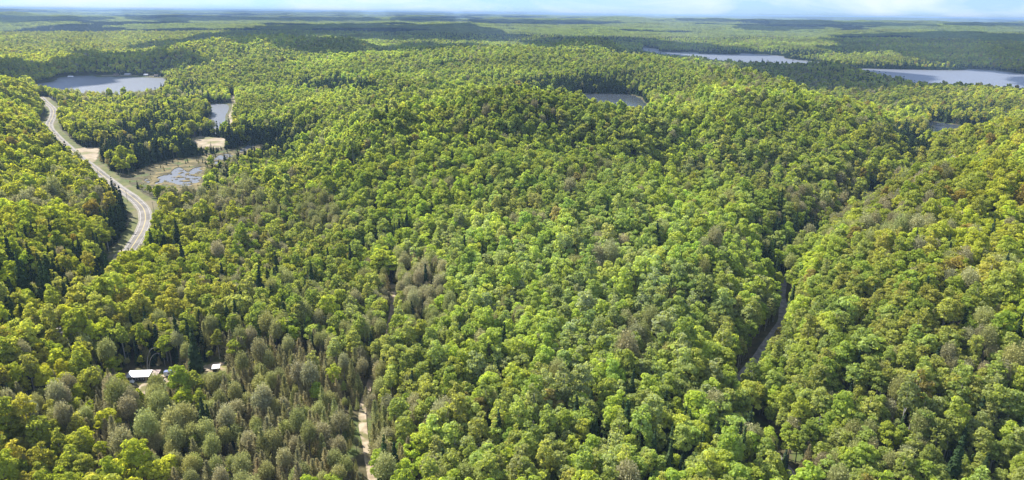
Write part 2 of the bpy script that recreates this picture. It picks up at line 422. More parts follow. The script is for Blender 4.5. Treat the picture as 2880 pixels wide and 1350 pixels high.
M_PALE_SAND = noise_mat('pale_sand', (0.26, 0.21, 0.14), (0.40, 0.33, 0.24), 0.12, c3=(0.20, 0.19, 0.09), scale2=0.04)
M_MARSH = noise_mat('marsh_sedge', (0.10, 0.085, 0.035), (0.22, 0.175, 0.08), 0.09, c3=(0.075, 0.065, 0.028), scale2=0.08, pos=(0.4, 0.6))
M_MEADOW = noise_mat('meadow_grass', (0.12, 0.14, 0.03), (0.20, 0.19, 0.05), 0.08)
M_YARD = noise_mat('yard_grass', (0.10, 0.13, 0.03), (0.20, 0.19, 0.06), 0.25, c3=(0.34, 0.26, 0.17), scale2=0.12)
M_VERGE = noise_mat('road_verge', (0.08, 0.10, 0.03), (0.15, 0.15, 0.05), 0.1, c3=(0.18, 0.155, 0.09), scale2=0.03)
def flat_mat(name, col, rough=0.6, metal=0.0):
    m, N, L = new_mat(name)
    out = N('ShaderNodeOutputMaterial'); b = N('ShaderNodeBsdfPrincipled')
    n = N('ShaderNodeTexNoise'); n.inputs['Scale'].default_value = 1.3; n.inputs['Detail'].default_value = 6
    t = N('ShaderNodeTexCoord'); L(t.outputs['Object'], n.inputs['Vector'])
    r = N('ShaderNodeValToRGB')
    r.color_ramp.elements[0].color = (*[v * 0.72 for v in col], 1); r.color_ramp.elements[1].color = (*[min(1, v * 1.15) for v in col], 1)
    r.color_ramp.elements[0].position = 0.3; r.color_ramp.elements[1].position = 0.7
    L(n.outputs['Fac'], r.inputs['Fac']); L(r.outputs['Color'], b.inputs['Base Color'])
    b.inputs['Roughness'].default_value = rough; b.inputs['Metallic'].default_value = metal
    L(b.outputs['BSDF'], out.inputs['Surface'])
    return m
M_ROOF = flat_mat('galvanised_roof', (0.40, 0.40, 0.41), 0.45, 0.3)
M_RUST = flat_mat('faded_rust_roof', (0.38, 0.27, 0.24), 0.6)
M_DARKWALL = flat_mat('dark_board_wall', (0.045, 0.04, 0.038), 0.8)
M_TANWALL = flat_mat('tan_wall', (0.36, 0.29, 0.21), 0.8)
M_WHITE = flat_mat('white_paint', (0.75, 0.75, 0.74), 0.6)
M_BLUE = flat_mat('blue_tarp', (0.12, 0.16, 0.34), 0.6)
M_GLASS = flat_mat('window_glass', (0.04, 0.05, 0.06), 0.1)
M_WOOD = flat_mat('weathered_wood', (0.30, 0.25, 0.19), 0.8)
M_BROWNROOF = flat_mat('brown_shingle', (0.14, 0.10, 0.08), 0.8)
M_YPAINT = flat_mat('yellow_line_paint', (0.55, 0.44, 0.14), 0.7)
M_WPAINT = flat_mat('white_line_paint', (0.62, 0.61, 0.58), 0.7)
def water_mat(name, deep, rough, bscale, bstr):
    m, N, L = new_mat(name)
    out = N('ShaderNodeOutputMaterial'); b = N('ShaderNodeBsdfPrincipled')
    b.inputs['Base Color'].default_value = (*deep, 1); b.inputs['Roughness'].default_value = rough
    b.inputs['IOR'].default_value = 1.33
    t = N('ShaderNodeTexCoord'); mp = N('ShaderNodeMapping'); mp.inputs['Scale'].default_value = (0.6, 1.6, 1)
    n = N('ShaderNodeTexNoise'); n.inputs['Scale'].default_value = bscale; n.inputs['Detail'].default_value = 6
    L(t.outputs['Object'], mp.inputs['Vector']); L(mp.outputs['Vector'], n.inputs['Vector'])
    bp = N('ShaderNodeBump'); bp.inputs['Strength'].default_value = bstr; bp.inputs['Distance'].default_value = 0.5
    L(n.outputs['Fac'], bp.inputs['Height']); L(bp.outputs['Normal'], b.inputs['Normal'])
    L(b.outputs['BSDF'], out.inputs['Surface'])
    return m
M_WATER = water_mat('rippled_water', (0.15, 0.165, 0.195), 0.42, 0.35, 0.15)
M_CALM = water_mat('calm_water', (0.05, 0.06, 0.075), 0.2, 0.3, 0.02)

# ------------------------------------------------------------------ object helpers
def mesh_of(name, verts, faces, mats=(), fm=None, tone=None, smooth=False):
    me = bpy.data.meshes.new(name)
    verts = np.asarray(verts, np.float32)
    if isinstance(faces, np.ndarray):
        nf, k = faces.shape
        me.vertices.add(len(verts)); me.vertices.foreach_set('co', verts.ravel())
        me.loops.add(nf * k); me.loops.foreach_set('vertex_index', faces.astype(np.int32).ravel())
        me.polygons.add(nf); me.polygons.foreach_set('loop_start', np.arange(0, nf * k, k, dtype=np.int32))
        me.update(calc_edges=True)
    else:
        me.from_pydata([tuple(v) for v in verts], [], faces)
    for m in mats:
        me.materials.append(m)
    if fm is not None:
        me.polygons.foreach_set('material_index', np.asarray(fm, np.int32))
    if tone is not None:
        a = me.attributes.new('tone', 'FLOAT', 'FACE')
        a.data.foreach_set('value', np.asarray(tone, np.float32))
    me.polygons.foreach_set('use_smooth', np.full(len(me.polygons), smooth))
    me.update()
    return me
def link(name, me, parent=None, **props):
    o = bpy.data.objects.new(name, me)
    COL.objects.link(o)
    if parent is not None:
        o.parent = parent
    for k, v in props.items():
        o[k] = v
    return o
class MB:
    def __init__(s):
        s.v, s.f = [], []
    def add(s, v, f):
        k = len(s.v); s.v += [tuple(p) for p in v]; s.f += [tuple(i + k for i in q) for q in f]
    def box(s, c, d, rz=0.0):
        cr, sr = math.cos(rz), math.sin(rz)
        vs = []
        for z in (-.5, .5):
            for x, y in ((-.5, -.5), (.5, -.5), (.5, .5), (-.5, .5)):
                px, py = x * d[0], y * d[1]
                vs.append((c[0] + px * cr - py * sr, c[1] + px * sr + py * cr, c[2] + z * d[2]))
        s.add(vs, [(0, 3, 2, 1), (4, 5, 6, 7), (0, 1, 5, 4), (1, 2, 6, 5), (2, 3, 7, 6), (3, 0, 4, 7)])
    def tube(s, pts, rad, n=5):
        pts = [np.array(p, float) for p in pts]
        rings = []
        for i, p in enumerate(pts):
            t = pts[min(i + 1, len(pts) - 1)] - pts[max(i - 1, 0)]
            t = t / (np.linalg.norm(t) + 1e-9)
            a = np.cross(t, (0.3, 0.9, 0.2)); a /= np.linalg.norm(a) + 1e-9
            b = np.cross(t, a)
            rings.append([p + rad[i] * (math.cos(2 * math.pi * j / n) * a + math.sin(2 * math.pi * j / n) * b) for j in range(n)])
        v = [q for r in rings for q in r]
        f = [(i * n + j, i * n + (j + 1) % n, (i + 1) * n + (j + 1) % n, (i + 1) * n + j) for i in range(len(pts) - 1) for j in range(n)]
        f.append(tuple(range(n))[::-1]); f.append(tuple((len(pts) - 1) * n + j for j in range(n)))
        s.add(v, f)
    def mesh(s, name, mat, smooth=False):
        return mesh_of(name, np.array(s.v), s.f, (mat,), smooth=smooth)

# ------------------------------------------------------------------ the ground sheet
rings = np.exp(np.linspace(math.log(25), math.log(60000), 760))
fine = np.arange(-46, 46.01, 0.2)
ang = np.radians(np.concatenate([np.arange(-180, -46, 4.0), fine, np.arange(50, 180, 4.0)]))
RG, AG = np.meshgrid(rings, ang, indexing='ij')
GX, GY = RG * np.sin(AG), RG * np.cos(AG)
GZ = ground(GX, GY)
nr, na = GX.shape
V = np.stack([GX, GY, GZ], -1).reshape(-1, 3)
ii, jj = np.meshgrid(np.arange(nr - 1), np.arange(na), indexing='ij')
a_ = (ii * na + jj).ravel(); b_ = (ii * na + (jj + 1) % na).ravel()
Fq = np.stack([a_, a_ + na, b_ + na, b_], -1)
V = np.vstack([V, [[0, 0, float(GZ[0].mean())]]])
me = mesh_of('ground', V, Fq, (M_FLOOR,), smooth=True)
g_o = link('ground', me, kind='structure', label='brown and green forest floor rolling from the road valley to the horizon')
cap = mesh_of('ground_near', V[np.append(np.arange(na), len(V) - 1)], [(j, (j + 1) % na, na) for j in range(na)], (M_FLOOR,))
link('ground', cap, kind='structure')

# ------------------------------------------------------------------ sheets: water, marsh, clearings, roads
def tri_poly(name, P, z, mat, lift=0.0, follow=False, **props):
    from mathutils.geometry import tessellate_polygon
    if follow:
        c0, c1 = P.min(0), P.max(0)
        st = 2.0
        xs = np.arange(c0[0] - st, c1[0] + st, st); ys = np.arange(c0[1] - st, c1[1] + st, st)
        XX, YY = np.meshgrid(xs, ys, indexing='ij')
        ZZ = ground(XX, YY) + lift
        ok = pip(P, XX[:-1, :-1] + st / 2, YY[:-1, :-1] + st / 2)
        i, j = np.nonzero(ok)
        n = len(ys)
        Fz = np.stack([i * n + j, (i + 1) * n + j, (i + 1) * n + j + 1, i * n + j + 1], -1)
        return link(name, mesh_of(name, np.stack([XX, YY, ZZ], -1).reshape(-1, 3), Fz, (mat,), smooth=True), **props)
    tris = tessellate_polygon([[Vector((p[0], p[1], 0)) for p in P]])
    v = [(p[0], p[1], z + lift) for p in P]
    fs = []
    for t in tris:
        a, b, c_ = (np.array(v[i]) for i in t)
        fs.append(tuple(t) if np.cross(b - a, c_ - a)[2] > 0 else tuple(t)[::-1])
    return link(name, mesh_of(name, np.array(v), fs, (mat,)), **props)
WATER_LABEL = {
 'lake_far_bank': ('lake', 'blue grey lake with cottages along its far bank'),
 'mill_pond': ('pond', 'small dark pond beside the pale sand road'),
 'hill_pond': ('pond', 'round dark pond sunk behind the crest of the central hill'),
 'long_lake': ('lake', 'long pale lake winding between wooded shores'),
 'valley_lake': ('pond', 'dark narrow pond in the valley behind the wooded nose'),
 'distant_lake': ('lake', 'thin bright strip of lake close to the horizon'),
 'distant_pond': ('pond', 'sliver of distant water behind the central plateau')}
for k, (zl, P) in LAKES.items():
    nm, lb = WATER_LABEL[k]
    tri_poly(nm, P, zl, M_CALM if k in ('hill_pond', 'valley_lake') else M_WATER, kind='structure', label=lb)
for i, P in enumerate(MARSH_PONDS):
    tri_poly('marsh_pond', P, 0.0, M_WATER, 0.02, kind='structure', label=('largest open pool in the sedge marsh', 'narrow blue pool in the marsh channel', 'small pale pool beside the channel', 'bright pool at the upper end of the marsh', 'tiny pool at the marsh edge')[i])
# marsh: sedge sheet with the pools cut out
def marsh():
    P = MARSH_POLY
    st = 1.0
    c0, c1 = P.min(0), P.max(0)
    xs = np.arange(c0[0], c1[0] + st, st); ys = np.arange(c0[1], c1[1] + st, st)
    XX, YY = np.meshgrid(xs, ys, indexing='ij')
    cx, cy = XX[:-1, :-1] + st / 2, YY[:-1, :-1] + st / 2
    ok = pip(P, cx, cy)
    for Q in MARSH_PONDS:
        ok &= ~(pip(Q, cx, cy) & (fbm(cx / 4, cy / 5, 77, 4) < 0.60))
    ZZ = 0.42 + (fbm(XX / 5, YY / 5, 5, 3) - 0.5) * 0.8 + (fbm(XX / 25, YY / 25, 6, 2) - 0.5) * 0.5
    dd = segdist(P, XX, YY)
    ZZ = np.where(dd < 3, ZZ * dd / 3 + 0.1, ZZ)
    i, j = np.nonzero(ok)
    n = len(ys)
    Fz = np.stack([i * n + j, (i + 1) * n + j, (i + 1) * n + j + 1, i * n + j + 1], -1)
    link('marsh', mesh_of('marsh', np.stack([XX, YY, ZZ], -1).reshape(-1, 3), Fz, (M_MARSH,), smooth=True), kind='structure', label='tan and olive sedge marsh around shallow pools')
    tri_poly('marsh_channel', P, -0.05, M_CALM, 0.0, kind='structure', label='standing water under the sedge of the marsh')
marsh()
tri_poly('sand_field', organic(FIELD_POLY, 1.4), 1.5, M_PALE_SAND, 0.12, True, kind='structure', label='pale sandy field behind a row of dark spruces')
tri_poly('gravel_lot', organic(PULLOFF_POLY, 1.4), 3.0, M_PALE_SAND, 0.15, True, kind='structure', label='pale gravel pull-off beside the paved road')
tri_poly('meadow', organic(MEADOW_POLY, 1.4), 12.0, M_MEADOW, 0.15, True, kind='structure', label='small yellow green meadow at the valley head')
tri_poly('yard', organic(YARD_POLY, 1.4), 0.5, M_YARD, 0.15, True, kind='structure', label='grass and dirt yard in front of the cabin')
tri_poly('yard', organic(SHED_POLY, 1.4), 0.5, M_YARD, 0.15, True, kind='structure', label='dirt yard around the small white roofed shed')
tri_poly('lake_shore', SHORE1, 4.0, M_PALE_SAND, 0.3, True, kind='structure', label='sandy bank below the lakeside cottages')
tri_poly('lake_shore', SHORE2, 4.0, M_PALE_SAND, 0.3, True, kind='structure', label='sandy bank at the end of the cottage row')
def strip(name, Q, offs, lift, mat, z_ground=False, wob=0.0, crown=0.0, **props):
    P = Q[:, :2]
    t = np.gradient(P, axis=0)
    t /= np.linalg.norm(t, axis=1)[:, None] + 1e-9
    nrm = np.stack([-t[:, 1], t[:, 0]], -1)
    cols = []
    for k, o in enumerate(offs):
        oo = o + (wob * (fbm(P[:, 0] / 9 + 50 * k, P[:, 1] / 9, 40, 2) - 0.5) * 2 if wob else 0)
        xy = P + nrm * (oo[:, None] if wob else o)
        z = Q[:, 2] + lift
        if z_ground:
            z = ground(xy[:, 0], xy[:, 1]) + lift
        cols.append(np.column_stack([xy, z]))
    n, m = len(P), len(offs)
    v = np.stack(cols, 1).reshape(-1, 3)
    i, j = np.meshgrid(np.arange(n - 1), np.arange(m - 1), indexing='ij')
    a = (i * m + j).ravel()
    return link(name, mesh_of(name, v, np.stack([a + 1, a + m + 1, a + m, a], -1), (mat,), smooth=True), **props)
strip('road_verge', HIGHWAY, (-11, -8, -5, 5, 8, 11), 0.12, M_VERGE, True, wob=1.5, kind='structure', label='grassy verge along the paved road')
strip('road_shoulder', HIGHWAY, (-4.7, 4.7), -0.12, M_SHOULDER, wob=0.35, kind='structure', label='pale gravel shoulder of the paved road')
strip('road', HIGHWAY, (-3.6, 3.6), 0.0, M_ASPHALT, kind='structure', label='worn two lane paved road curving through the woods')
for o in (-0.16, 0.16):
    strip('centre_line', HIGHWAY, (o - 0.09, o + 0.09), 0.02, M_YPAINT, kind='structure')
for o in (-3.2, 3.2):
    strip('edge_line', HIGHWAY, (o - 0.08, o + 0.08), 0.02, M_WPAINT, kind='structure')
strip('gravel_road', GRAVEL, (-2.2, -0.8, 0.8, 2.2), 0.35, M_GRAVEL, True, wob=0.4, kind='structure', label='grey gravel road in the shaded valley')
strip('sandy_track', TRACK, (-1.3, -0.5, 0.5, 1.3), 0.4, M_SAND, True, wob=0.8, kind='structure', label='narrow sandy track running through brown woods')
strip('sand_road', SAND_ROAD, (-3.4, 3.4), 0.35, M_PALE_SAND, True, wob=0.4, kind='structure', label='pale sand road beside the small pond')
strip('far_road', FAR_ROAD, (-7, 7), 1.2, M_SHOULDER, True, kind='structure', label='short bend of pale road on the far hillside')
strip('dirt_cut', CUT, (-2, 2), 0.4, M_SAND, True, wob=0.6, kind='structure', label='bare dirt cut beside the end of the paved road')
strip('dirt_drive', DRIVE, (-1.5, 1.5), 0.3, M_SAND, True, wob=0.5, kind='structure', label='dirt drive between the cabin and the shed')

# ------------------------------------------------------------------ tree meshes
def cards(cen, nrm, size, asp=1.0, r=None):
    """quads at cen facing nrm"""
    n = len(cen)
    rr_ = rng.normal(size=(n, 3))
    a = np.cross(nrm, rr_); a /= np.linalg.norm(a, axis=1)[:, None] + 1e-9
    b = np.cross(nrm, a); b /= np.linalg.norm(b, axis=1)[:, None] + 1e-9
    s = np.asarray(size)[:, None] * 0.5
    j = 1 + (rng.random((n, 4, 1)) - 0.5) * 0.7
    v = np.stack([cen + (-a - b * asp) * s * j[:, 0], cen + (a - b * asp) * s * j[:, 1], cen + (a + b * asp) * s * j[:, 2], cen + (-a + b * asp) * s * j[:, 3]], 1)
    return v.reshape(-1, 3), np.arange(4 * n).reshape(-1, 4)
def unit(n):
    v = rng.normal(size=(n, 3))
    return v / np.linalg.norm(v, axis=1)[:, None]
def broadleaf(hh, cr, z0, lobes, per, csize, lr=(0.26, 0.5), asp_top=0.9, flat=0.6):
    cz = (z0 + hh) / 2; hz = (hh - z0) / 2
    ex = rng.uniform(.82, 1.18); sk = rng.normal(0, .28, 2) * cr / 3
    d = []
    while len(d) < lobes:
        u = unit(1)[0]
        if u[2] > -0.45:
            if all(np.dot(u, q) < 0.86 for q in d) or random.random() < 0.1:
                d.append(u)
    C, Nn, Sz = [], [], []
    for u in d:
        k = rng.uniform(0.5, 0.98)
        lc = np.array([u[0] * cr * k * ex + sk[0] * u[2], u[1] * cr * k / ex + sk[1] * u[2], cz + u[2] * hz * k])
        r = cr * rng.uniform(*lr) * (1.15 if k < .7 else .9)
        w = unit(per)
        w = w[w @ u > -0.35]
        w[:, 2] = np.abs(w[:, 2]) * 0.7 + w[:, 2] * 0.3
        w /= np.linalg.norm(w, axis=1)[:, None]
        rad = r * rng.uniform(0.75, 1.08, len(w))[:, None]
        C.append(lc + w * rad * np.array([1, 1, 0.85]))
        q = w + unit(len(w)) * flat
        Nn.append(q / np.linalg.norm(q, axis=1)[:, None])
        Sz.append(rng.uniform(0.7, 1.3, len(w)) * csize)
    C = np.vstack(C); Nn = np.vstack(Nn); Sz = np.concatenate(Sz)
    v, f = cards(C, Nn, Sz)
    return v, f
def spruce(hh, cr, whorls, per, csize, z0=0.08):
    C, Nn, Sz = [], [], []
    for i in range(whorls):
        t = (i + rng.uniform(0, .5)) / whorls
        z = hh * (z0 + (1 - z0) * t)
        r = cr * (1 - t) ** 0.85 + 0.12
        n = max(4, int(per * (1 - t * 0.75)))
        a = rng.uniform(0, 6.28) + np.arange(n) * 2 * math.pi / n + rng.normal(0, .15, n)
        rr_ = r * rng.uniform(0.45, 1.1, n)
        C.append(np.column_stack([np.cos(a) * rr_ * 0.7, np.sin(a) * rr_ * 0.7, z - rr_ * 0.28 + rng.normal(0, .15, n)]))
        q = np.column_stack([np.cos(a) * 0.75, np.sin(a) * 0.75, np.full(n, 0.75)]) + unit(n) * 0.45
        Nn.append(q / np.linalg.norm(q, axis=1)[:, None])
        Sz.append(np.maximum(0.35, csize * (0.4 + 0.75 * (1 - t))) * rng.uniform(.7, 1.3, n))
    C = np.vstack(C); Nn = np.vstack(Nn); Sz = np.concatenate(Sz)
    return cards(C, Nn, Sz)
def larch(hh, cr, n, w, l, z0=0.15):
    t = rng.random(n) ** 1.15
    z = hh * (z0 + (1 - z0) * t)
    r = (cr * (1 - t) ** 0.85 + 0.1) * rng.uniform(0.15, 1.0, n)
    a = rng.uniform(0, 6.28, n)
    cen = np.column_stack([np.cos(a) * r, np.sin(a) * r, z])
    up = np.column_stack([np.cos(a) * 0.8, np.sin(a) * 0.8, np.full(n, 0.8)]) + unit(n) * 0.5
    up /= np.linalg.norm(up, axis=1)[:, None]
    sd = np.cross(up, unit(n)); sd /= np.linalg.norm(sd, axis=1)[:, None]
    ww = rng.uniform(.5, 1.3, n)[:, None] * w * 0.5; ll = rng.uniform(.5, 1.3, n)[:, None] * l * 0.5
    v = np.stack([cen - sd * ww - up * ll, cen + sd * ww - up * ll, cen + sd * ww * 0.5 + up * ll, cen - sd * ww * 0.5 + up * ll], 1)
    return v.reshape(-1, 3), np.arange(4 * n).reshape(-1, 4)
def bare(hh, cr, z0, n, w, buds, bsize):
    cz = (z0 + hh) / 2; hz = (hh - z0) / 2
    u = unit(n); u[:, 2] = np.abs(u[:, 2]) * 0.9 + u[:, 2] * 0.1
    k = rng.uniform(0.45, 1.0, n)[:, None]
    tip = u * k * np.array([cr, cr, hz]) + np.array([0, 0, cz])
    di = tip - np.array([0, 0, z0 + 0.0]); di /= np.linalg.norm(di, axis=1)[:, None]
    di = di + unit(n) * 0.45; di[:, 2] += 0.15
    di /= np.linalg.norm(di, axis=1)[:, None]
    ln = rng.uniform(0.8, 2.0, n)[:, None]
    base = tip - di * ln
    sd = np.cross(di, unit(n)); sd /= np.linalg.norm(sd, axis=1)[:, None]
    ww = w * rng.uniform(.5, 1.4, n)[:, None]
    v = np.stack([base - sd * ww, base + sd * ww, tip + sd * ww * .5, tip - sd * ww * .5], 1).reshape(-1, 3)
    f = np.arange(4 * n).reshape(-1, 4)
    if buds:
        u2 = unit(buds); u2[:, 2] = np.abs(u2[:, 2]) * 0.9 + u2[:, 2] * 0.1
        c2 = u2 * rng.uniform(0.55, 1.0, buds)[:, None] * np.array([cr, cr, hz]) + np.array([0, 0, cz])
        v2, f2 = cards(c2, unit(buds), bsize * rng.uniform(.6, 1.4, buds))
        v = np.vstack([v, v2]); f = np.vstack([f, f2 + 4 * n])
    return v, f
def trunk_mesh(name, hh, r, top, mat, limbs=0, cr=3, z0=5, lean=0.3):
    b = MB()
    dx, dy = random.uniform(-lean, lean), random.uniform(-lean, lean)
    b.tube([(0, 0, -1.0), (dx * .3, dy * .3, hh * 0.35), (dx, dy, hh * top)], [r * 1.2, r * 0.85, r * 0.2], 5)
    for i in range(limbs):
        a = i * 2.4 + random.random()
        zz = z0 + (hh * 0.75 - z0) * i / max(1, limbs)
        k = random.uniform(.5, .8)
        b.tube([(dx * .4, dy * .4, zz), (math.cos(a) * cr * k * .5, math.sin(a) * cr * k * .5, zz + 1.3), (math.cos(a) * cr * k, math.sin(a) * cr * k, zz + 3.2)], [r * .5, r * .33, r * .1], 4)
    return b
SPECIES = ['maple_tree', 'aspen_tree', 'budding_tree', 'spruce_tree', 'larch_tree']
LEAFM = [M_LEAF, M_LEAF, M_TWIG, M_NEEDLE, M_TWIG]
BARKM = [M_BARK, M_PALEBARK, M_BARK, M_DARKBARK, M_DARKBARK]
# nominal heights; instances are scaled
def tree_geo(sp, lod, k):
    """returns crown (v, f) and a trunk MB"""
    if sp == 0:
        hh, cr = 14.0, 2.7
        v, f = (broadleaf(hh, cr, 4.0, 30, 76, 0.42) if lod == 0 else broadleaf(hh, cr, 4.0, 20, 32, 0.85, (.3, .55)) if lod == 1 else broadleaf(hh, cr, 4, 10, 15, 1.55, (.4, .6)))
        t = trunk_mesh('t', hh, 0.24, 0.8, None, 4 if lod == 0 else 0, cr, 4.5)
    elif sp == 1:
        hh, cr = 14.5, 1.95
        v, f = (broadleaf(hh, cr, 4.5, 30, 50, 0.40, (.34, .6), flat=.9) if lod == 0 else broadleaf(hh, cr, 4.5, 16, 22, 0.85, (.4, .65), flat=.9) if lod == 1 else broadleaf(hh, cr, 5, 6, 12, 2.0, (.5, .7)))
        t = trunk_mesh('t', hh, 0.17, 0.92, None, 3 if lod == 0 else 0, cr, 6)
    elif sp == 2:
        hh, cr = 14.0, 2.6
        v, f = (bare(hh, cr, 3.5, 1000, 0.035, 850, 0.25) if lod == 0 else bare(hh, cr, 3.5, 220, 0.07, 240, 0.48) if lod == 1 else bare(hh, cr, 4, 40, .2, 70, 1.1))
        t = trunk_mesh('t', hh, 0.2, 0.85, None, 6 if lod == 0 else 0, cr, 4)
    elif sp == 3:
        hh, cr = 15.0, 2.3
        v, f = (spruce(hh, cr, 26, 22, 1.0) if lod == 0 else spruce(hh, cr, 13, 11, 1.6) if lod == 1 else spruce(hh, cr * 1.1, 7, 6, 2.6))
        t = trunk_mesh('t', hh, 0.17, 0.97, None, 0, lean=.05)
    else:
        hh, cr = 13.5, 3.0
        v, f = (larch(hh, cr, 1100, 0.24, 0.8) if lod == 0 else larch(hh, cr, 300, 0.5, 1.3) if lod == 1 else larch(hh, cr, 45, 1.4, 2.8))
        t = trunk_mesh('t', hh, 0.13, 0.95, None, 0, lean=.15)
    return v, f, t
NV = [7, 6, 5, 5, 6]
LODS = {}
for sp in range(5):
    for lod in range(3):
        L_ = []
        for k in range(NV[sp] if lod == 0 else (3 if lod == 1 else 2)):
            v, f, t = tree_geo(sp, lod, k)
            ntone = rng.random(len(f))
            if lod == 0:
                cm = mesh_of('crown', v, f, (LEAFM[sp],), tone=ntone)
                tm = t.mesh('trunk', BARKM[sp])
            else:
                cm = tm = None
            # merged mesh for scattered copies
            if lod < 2:
                tv = np.array(t.v)
                F4 = [q for q in t.f if len(q) == 4]
                av = np.vstack([v, tv]); af = np.vstack([f, np.array(F4) + len(v)])
                fm = np.concatenate([np.zeros(len(f)), np.ones(len(F4))])
                mm = mesh_of('tree', av, af, (LEAFM[sp], BARKM[sp]), fm=fm, tone=np.concatenate([ntone, np.full(len(F4), .5)]))
            else:
                mm = mesh_of('tree', v, f, (LEAFM[sp],), tone=ntone)
            L_.append((cm, tm, mm))
        LODS[sp, lod] = L_
# a patch of small crowns for the hills beyond four kilometres
def patch(k):
    n = 46
    P = []
    while len(P) < n:
        p = rng.uniform(-27, 27, 2)
        if all((p[0] - q[0]) ** 2 + (p[1] - q[1]) ** 2 > 26 for q in P) or random.random() < .02:
            P.append(p)
    V_, T_ = [], []
    con = k == 2
    for p in P:
        s = rng.uniform(.8, 1.25)
        if con or random.random() < .12:
            v, f = spruce(15 * s, 2.9, 4, 4, 3.4)
            tn = rng.uniform(0.0, 0.3)
            if con: tn = rng.uniform(.2, .8)
        else:
            v, f = broadleaf(14 * s, 4.4 * s, 5, 6, 7, 3.0, (.5, .6))
            tn = rng.uniform(.3, 1.0)
        v = v + np.array([p[0], p[1], 0])
        V_.append(v); T_.append(np.clip(tn + rng.normal(0, .1, len(f)), 0, 1))
    V_ = np.vstack(V_); T_ = np.concatenate(T_)
    return mesh_of('patch', V_, np.arange(len(V_)).reshape(-1, 4), (M_LEAF if not con else M_NEEDLE,), tone=T_)
PATCHES = [patch(k) for k in range(3)]

# ------------------------------------------------------------------ where trees stand
KC_ST = 2.0
kx0, kx1, ky0, ky1 = -1400, 900, 60, 2200
kxs = np.arange(kx0, kx1, KC_ST) + 1; kys = np.arange(ky0, ky1, KC_ST) + 1
KX, KY = np.meshgrid(kxs, kys, indexing='ij')
KEEP = np.zeros(KX.shape, bool)
def mark_poly(P, grow=0):
    m = pip(P, KX, KY)
    if grow:
        c0, c1 = P.min(0) - grow, P.max(0) + grow
        q = (KX > c0[0]) & (KX < c1[0]) & (KY > c0[1]) & (KY < c1[1])
        m[q] |= segdist(P, KX[q], KY[q]) < grow
    KEEP[m] = True
def mark_line(Q, w):
    P = Q[:, :2]
    c0, c1 = P.min(0) - w, P.max(0) + w
    q = (KX > c0[0]) & (KX < c1[0]) & (KY > c0[1]) & (KY < c1[1])
    m = np.zeros(KX.shape, bool)
    m[q] = segdist(P, KX[q], KY[q], False) < w
    KEEP[m] = True
mark_poly(MARSH_POLY); mark_poly(FIELD_POLY); mark_poly(PULLOFF_POLY, 2); mark_poly(MEADOW_POLY); mark_poly(YARD_POLY, 3); mark_poly(SHORE1, 2); mark_poly(SHORE2, 2); mark_poly(SHED_POLY, 2)
kd = np.hypot(KX, KY)
HWV = HIGHWAY[:-40]                # the last stretch of the road runs under the trees
seg = HIGHWAY[[i for i in range(len(HIGHWAY)) if HIGHWAY[i][1] > at(318, 640, 3)[1]]]
mark_line(seg, 6.5)
gr = GRAVEL[[i for i in range(len(GRAVEL)) if GRAVEL[i][1] > at(1872, 945, 3)[1] and GRAVEL[i][1] < at(1970, 748, 5)[1]]]
mark_line(gr, 2.8)
TRV = TRACK[[i for i in range(len(TRACK)) if TRACK[i][1] < at(915, 1000, 1)[1]]]
mark_line(TRV, 2.4)
mark_line(TRACK[[i for i in range(len(TRACK)) if TRACK[i][1] > at(972, 870, 1.5)[1]]], 1.9)
mark_line(SAND_ROAD, 4.5); mark_line(CUT, 3)
HARD = KEEP.copy()
MARSHM = pip(MARSH_POLY, KX, KY)
for _q in MARSH_PONDS:
    MARSHM &= ~pip(_q, KX, KY)
_KS = KEEP; KEEP = np.zeros(KX.shape, bool); mark_line(TRV, 2.0); SUNNY = KEEP | pip(YARD_POLY, KX, KY) | pip(SHED_POLY, KX, KY); KEEP = _KS
_KS = KEEP
KEEP = HARD.copy(); 
mark_line(seg, 12.5); mark_line(HIGHWAY, 3.5); mark_line(GRAVEL, 3.0); mark_line(TRACK, 1.3)
HARD2 = KEEP.copy()                # no trunk may stand here
KEEP = _KS
def lookup(G, X, Y):
    i = np.clip(((X - kx0) / KC_ST).astype(int), 0, G.shape[0] - 1)
    j = np.clip(((Y - ky0) / KC_ST).astype(int), 0, G.shape[1] - 1)
    ok = (X > kx0) & (X < kx1) & (Y > ky0) & (Y < ky1)
    return G[i, j] & ok
def grid_points(r0, r1, st, thmax=44):
    xs = np.arange(-r1 * math.sin(math.radians(thmax)) , r1 * math.sin(math.radians(thmax)), st)
    ys = np.arange(0, r1, st * 0.9)
    out = []
    XX, YY = np.meshgrid(xs, ys, indexing='ij')
    XX = XX + rng.uniform(-.42, .42, XX.shape) * st + (np.arange(len(ys)) % 2)[None] * st * .5
    YY = YY + rng.uniform(-.42, .42, YY.shape) * st
    D = np.hypot(XX, YY)
    m = (D >= r0) & (D < r1) & (np.abs(np.degrees(np.arctan2(XX, YY))) < thmax)
    return XX[m], YY[m]
def clear_of_water(X, Y, extra=1.5):
    ok = np.ones(X.shape, bool)
    for k, (zl, P) in LAKES.items():
        c0, c1 = P.min(0) - 10, P.max(0) + 10
        m = (X > c0[0]) & (X < c1[0]) & (Y > c0[1]) & (Y < c1[1])
        if m.any():
            x, y = X[m], Y[m]
            ok[m] &= ~(pip(P, x, y) | (segdist(P, x, y) < extra))
    return ok
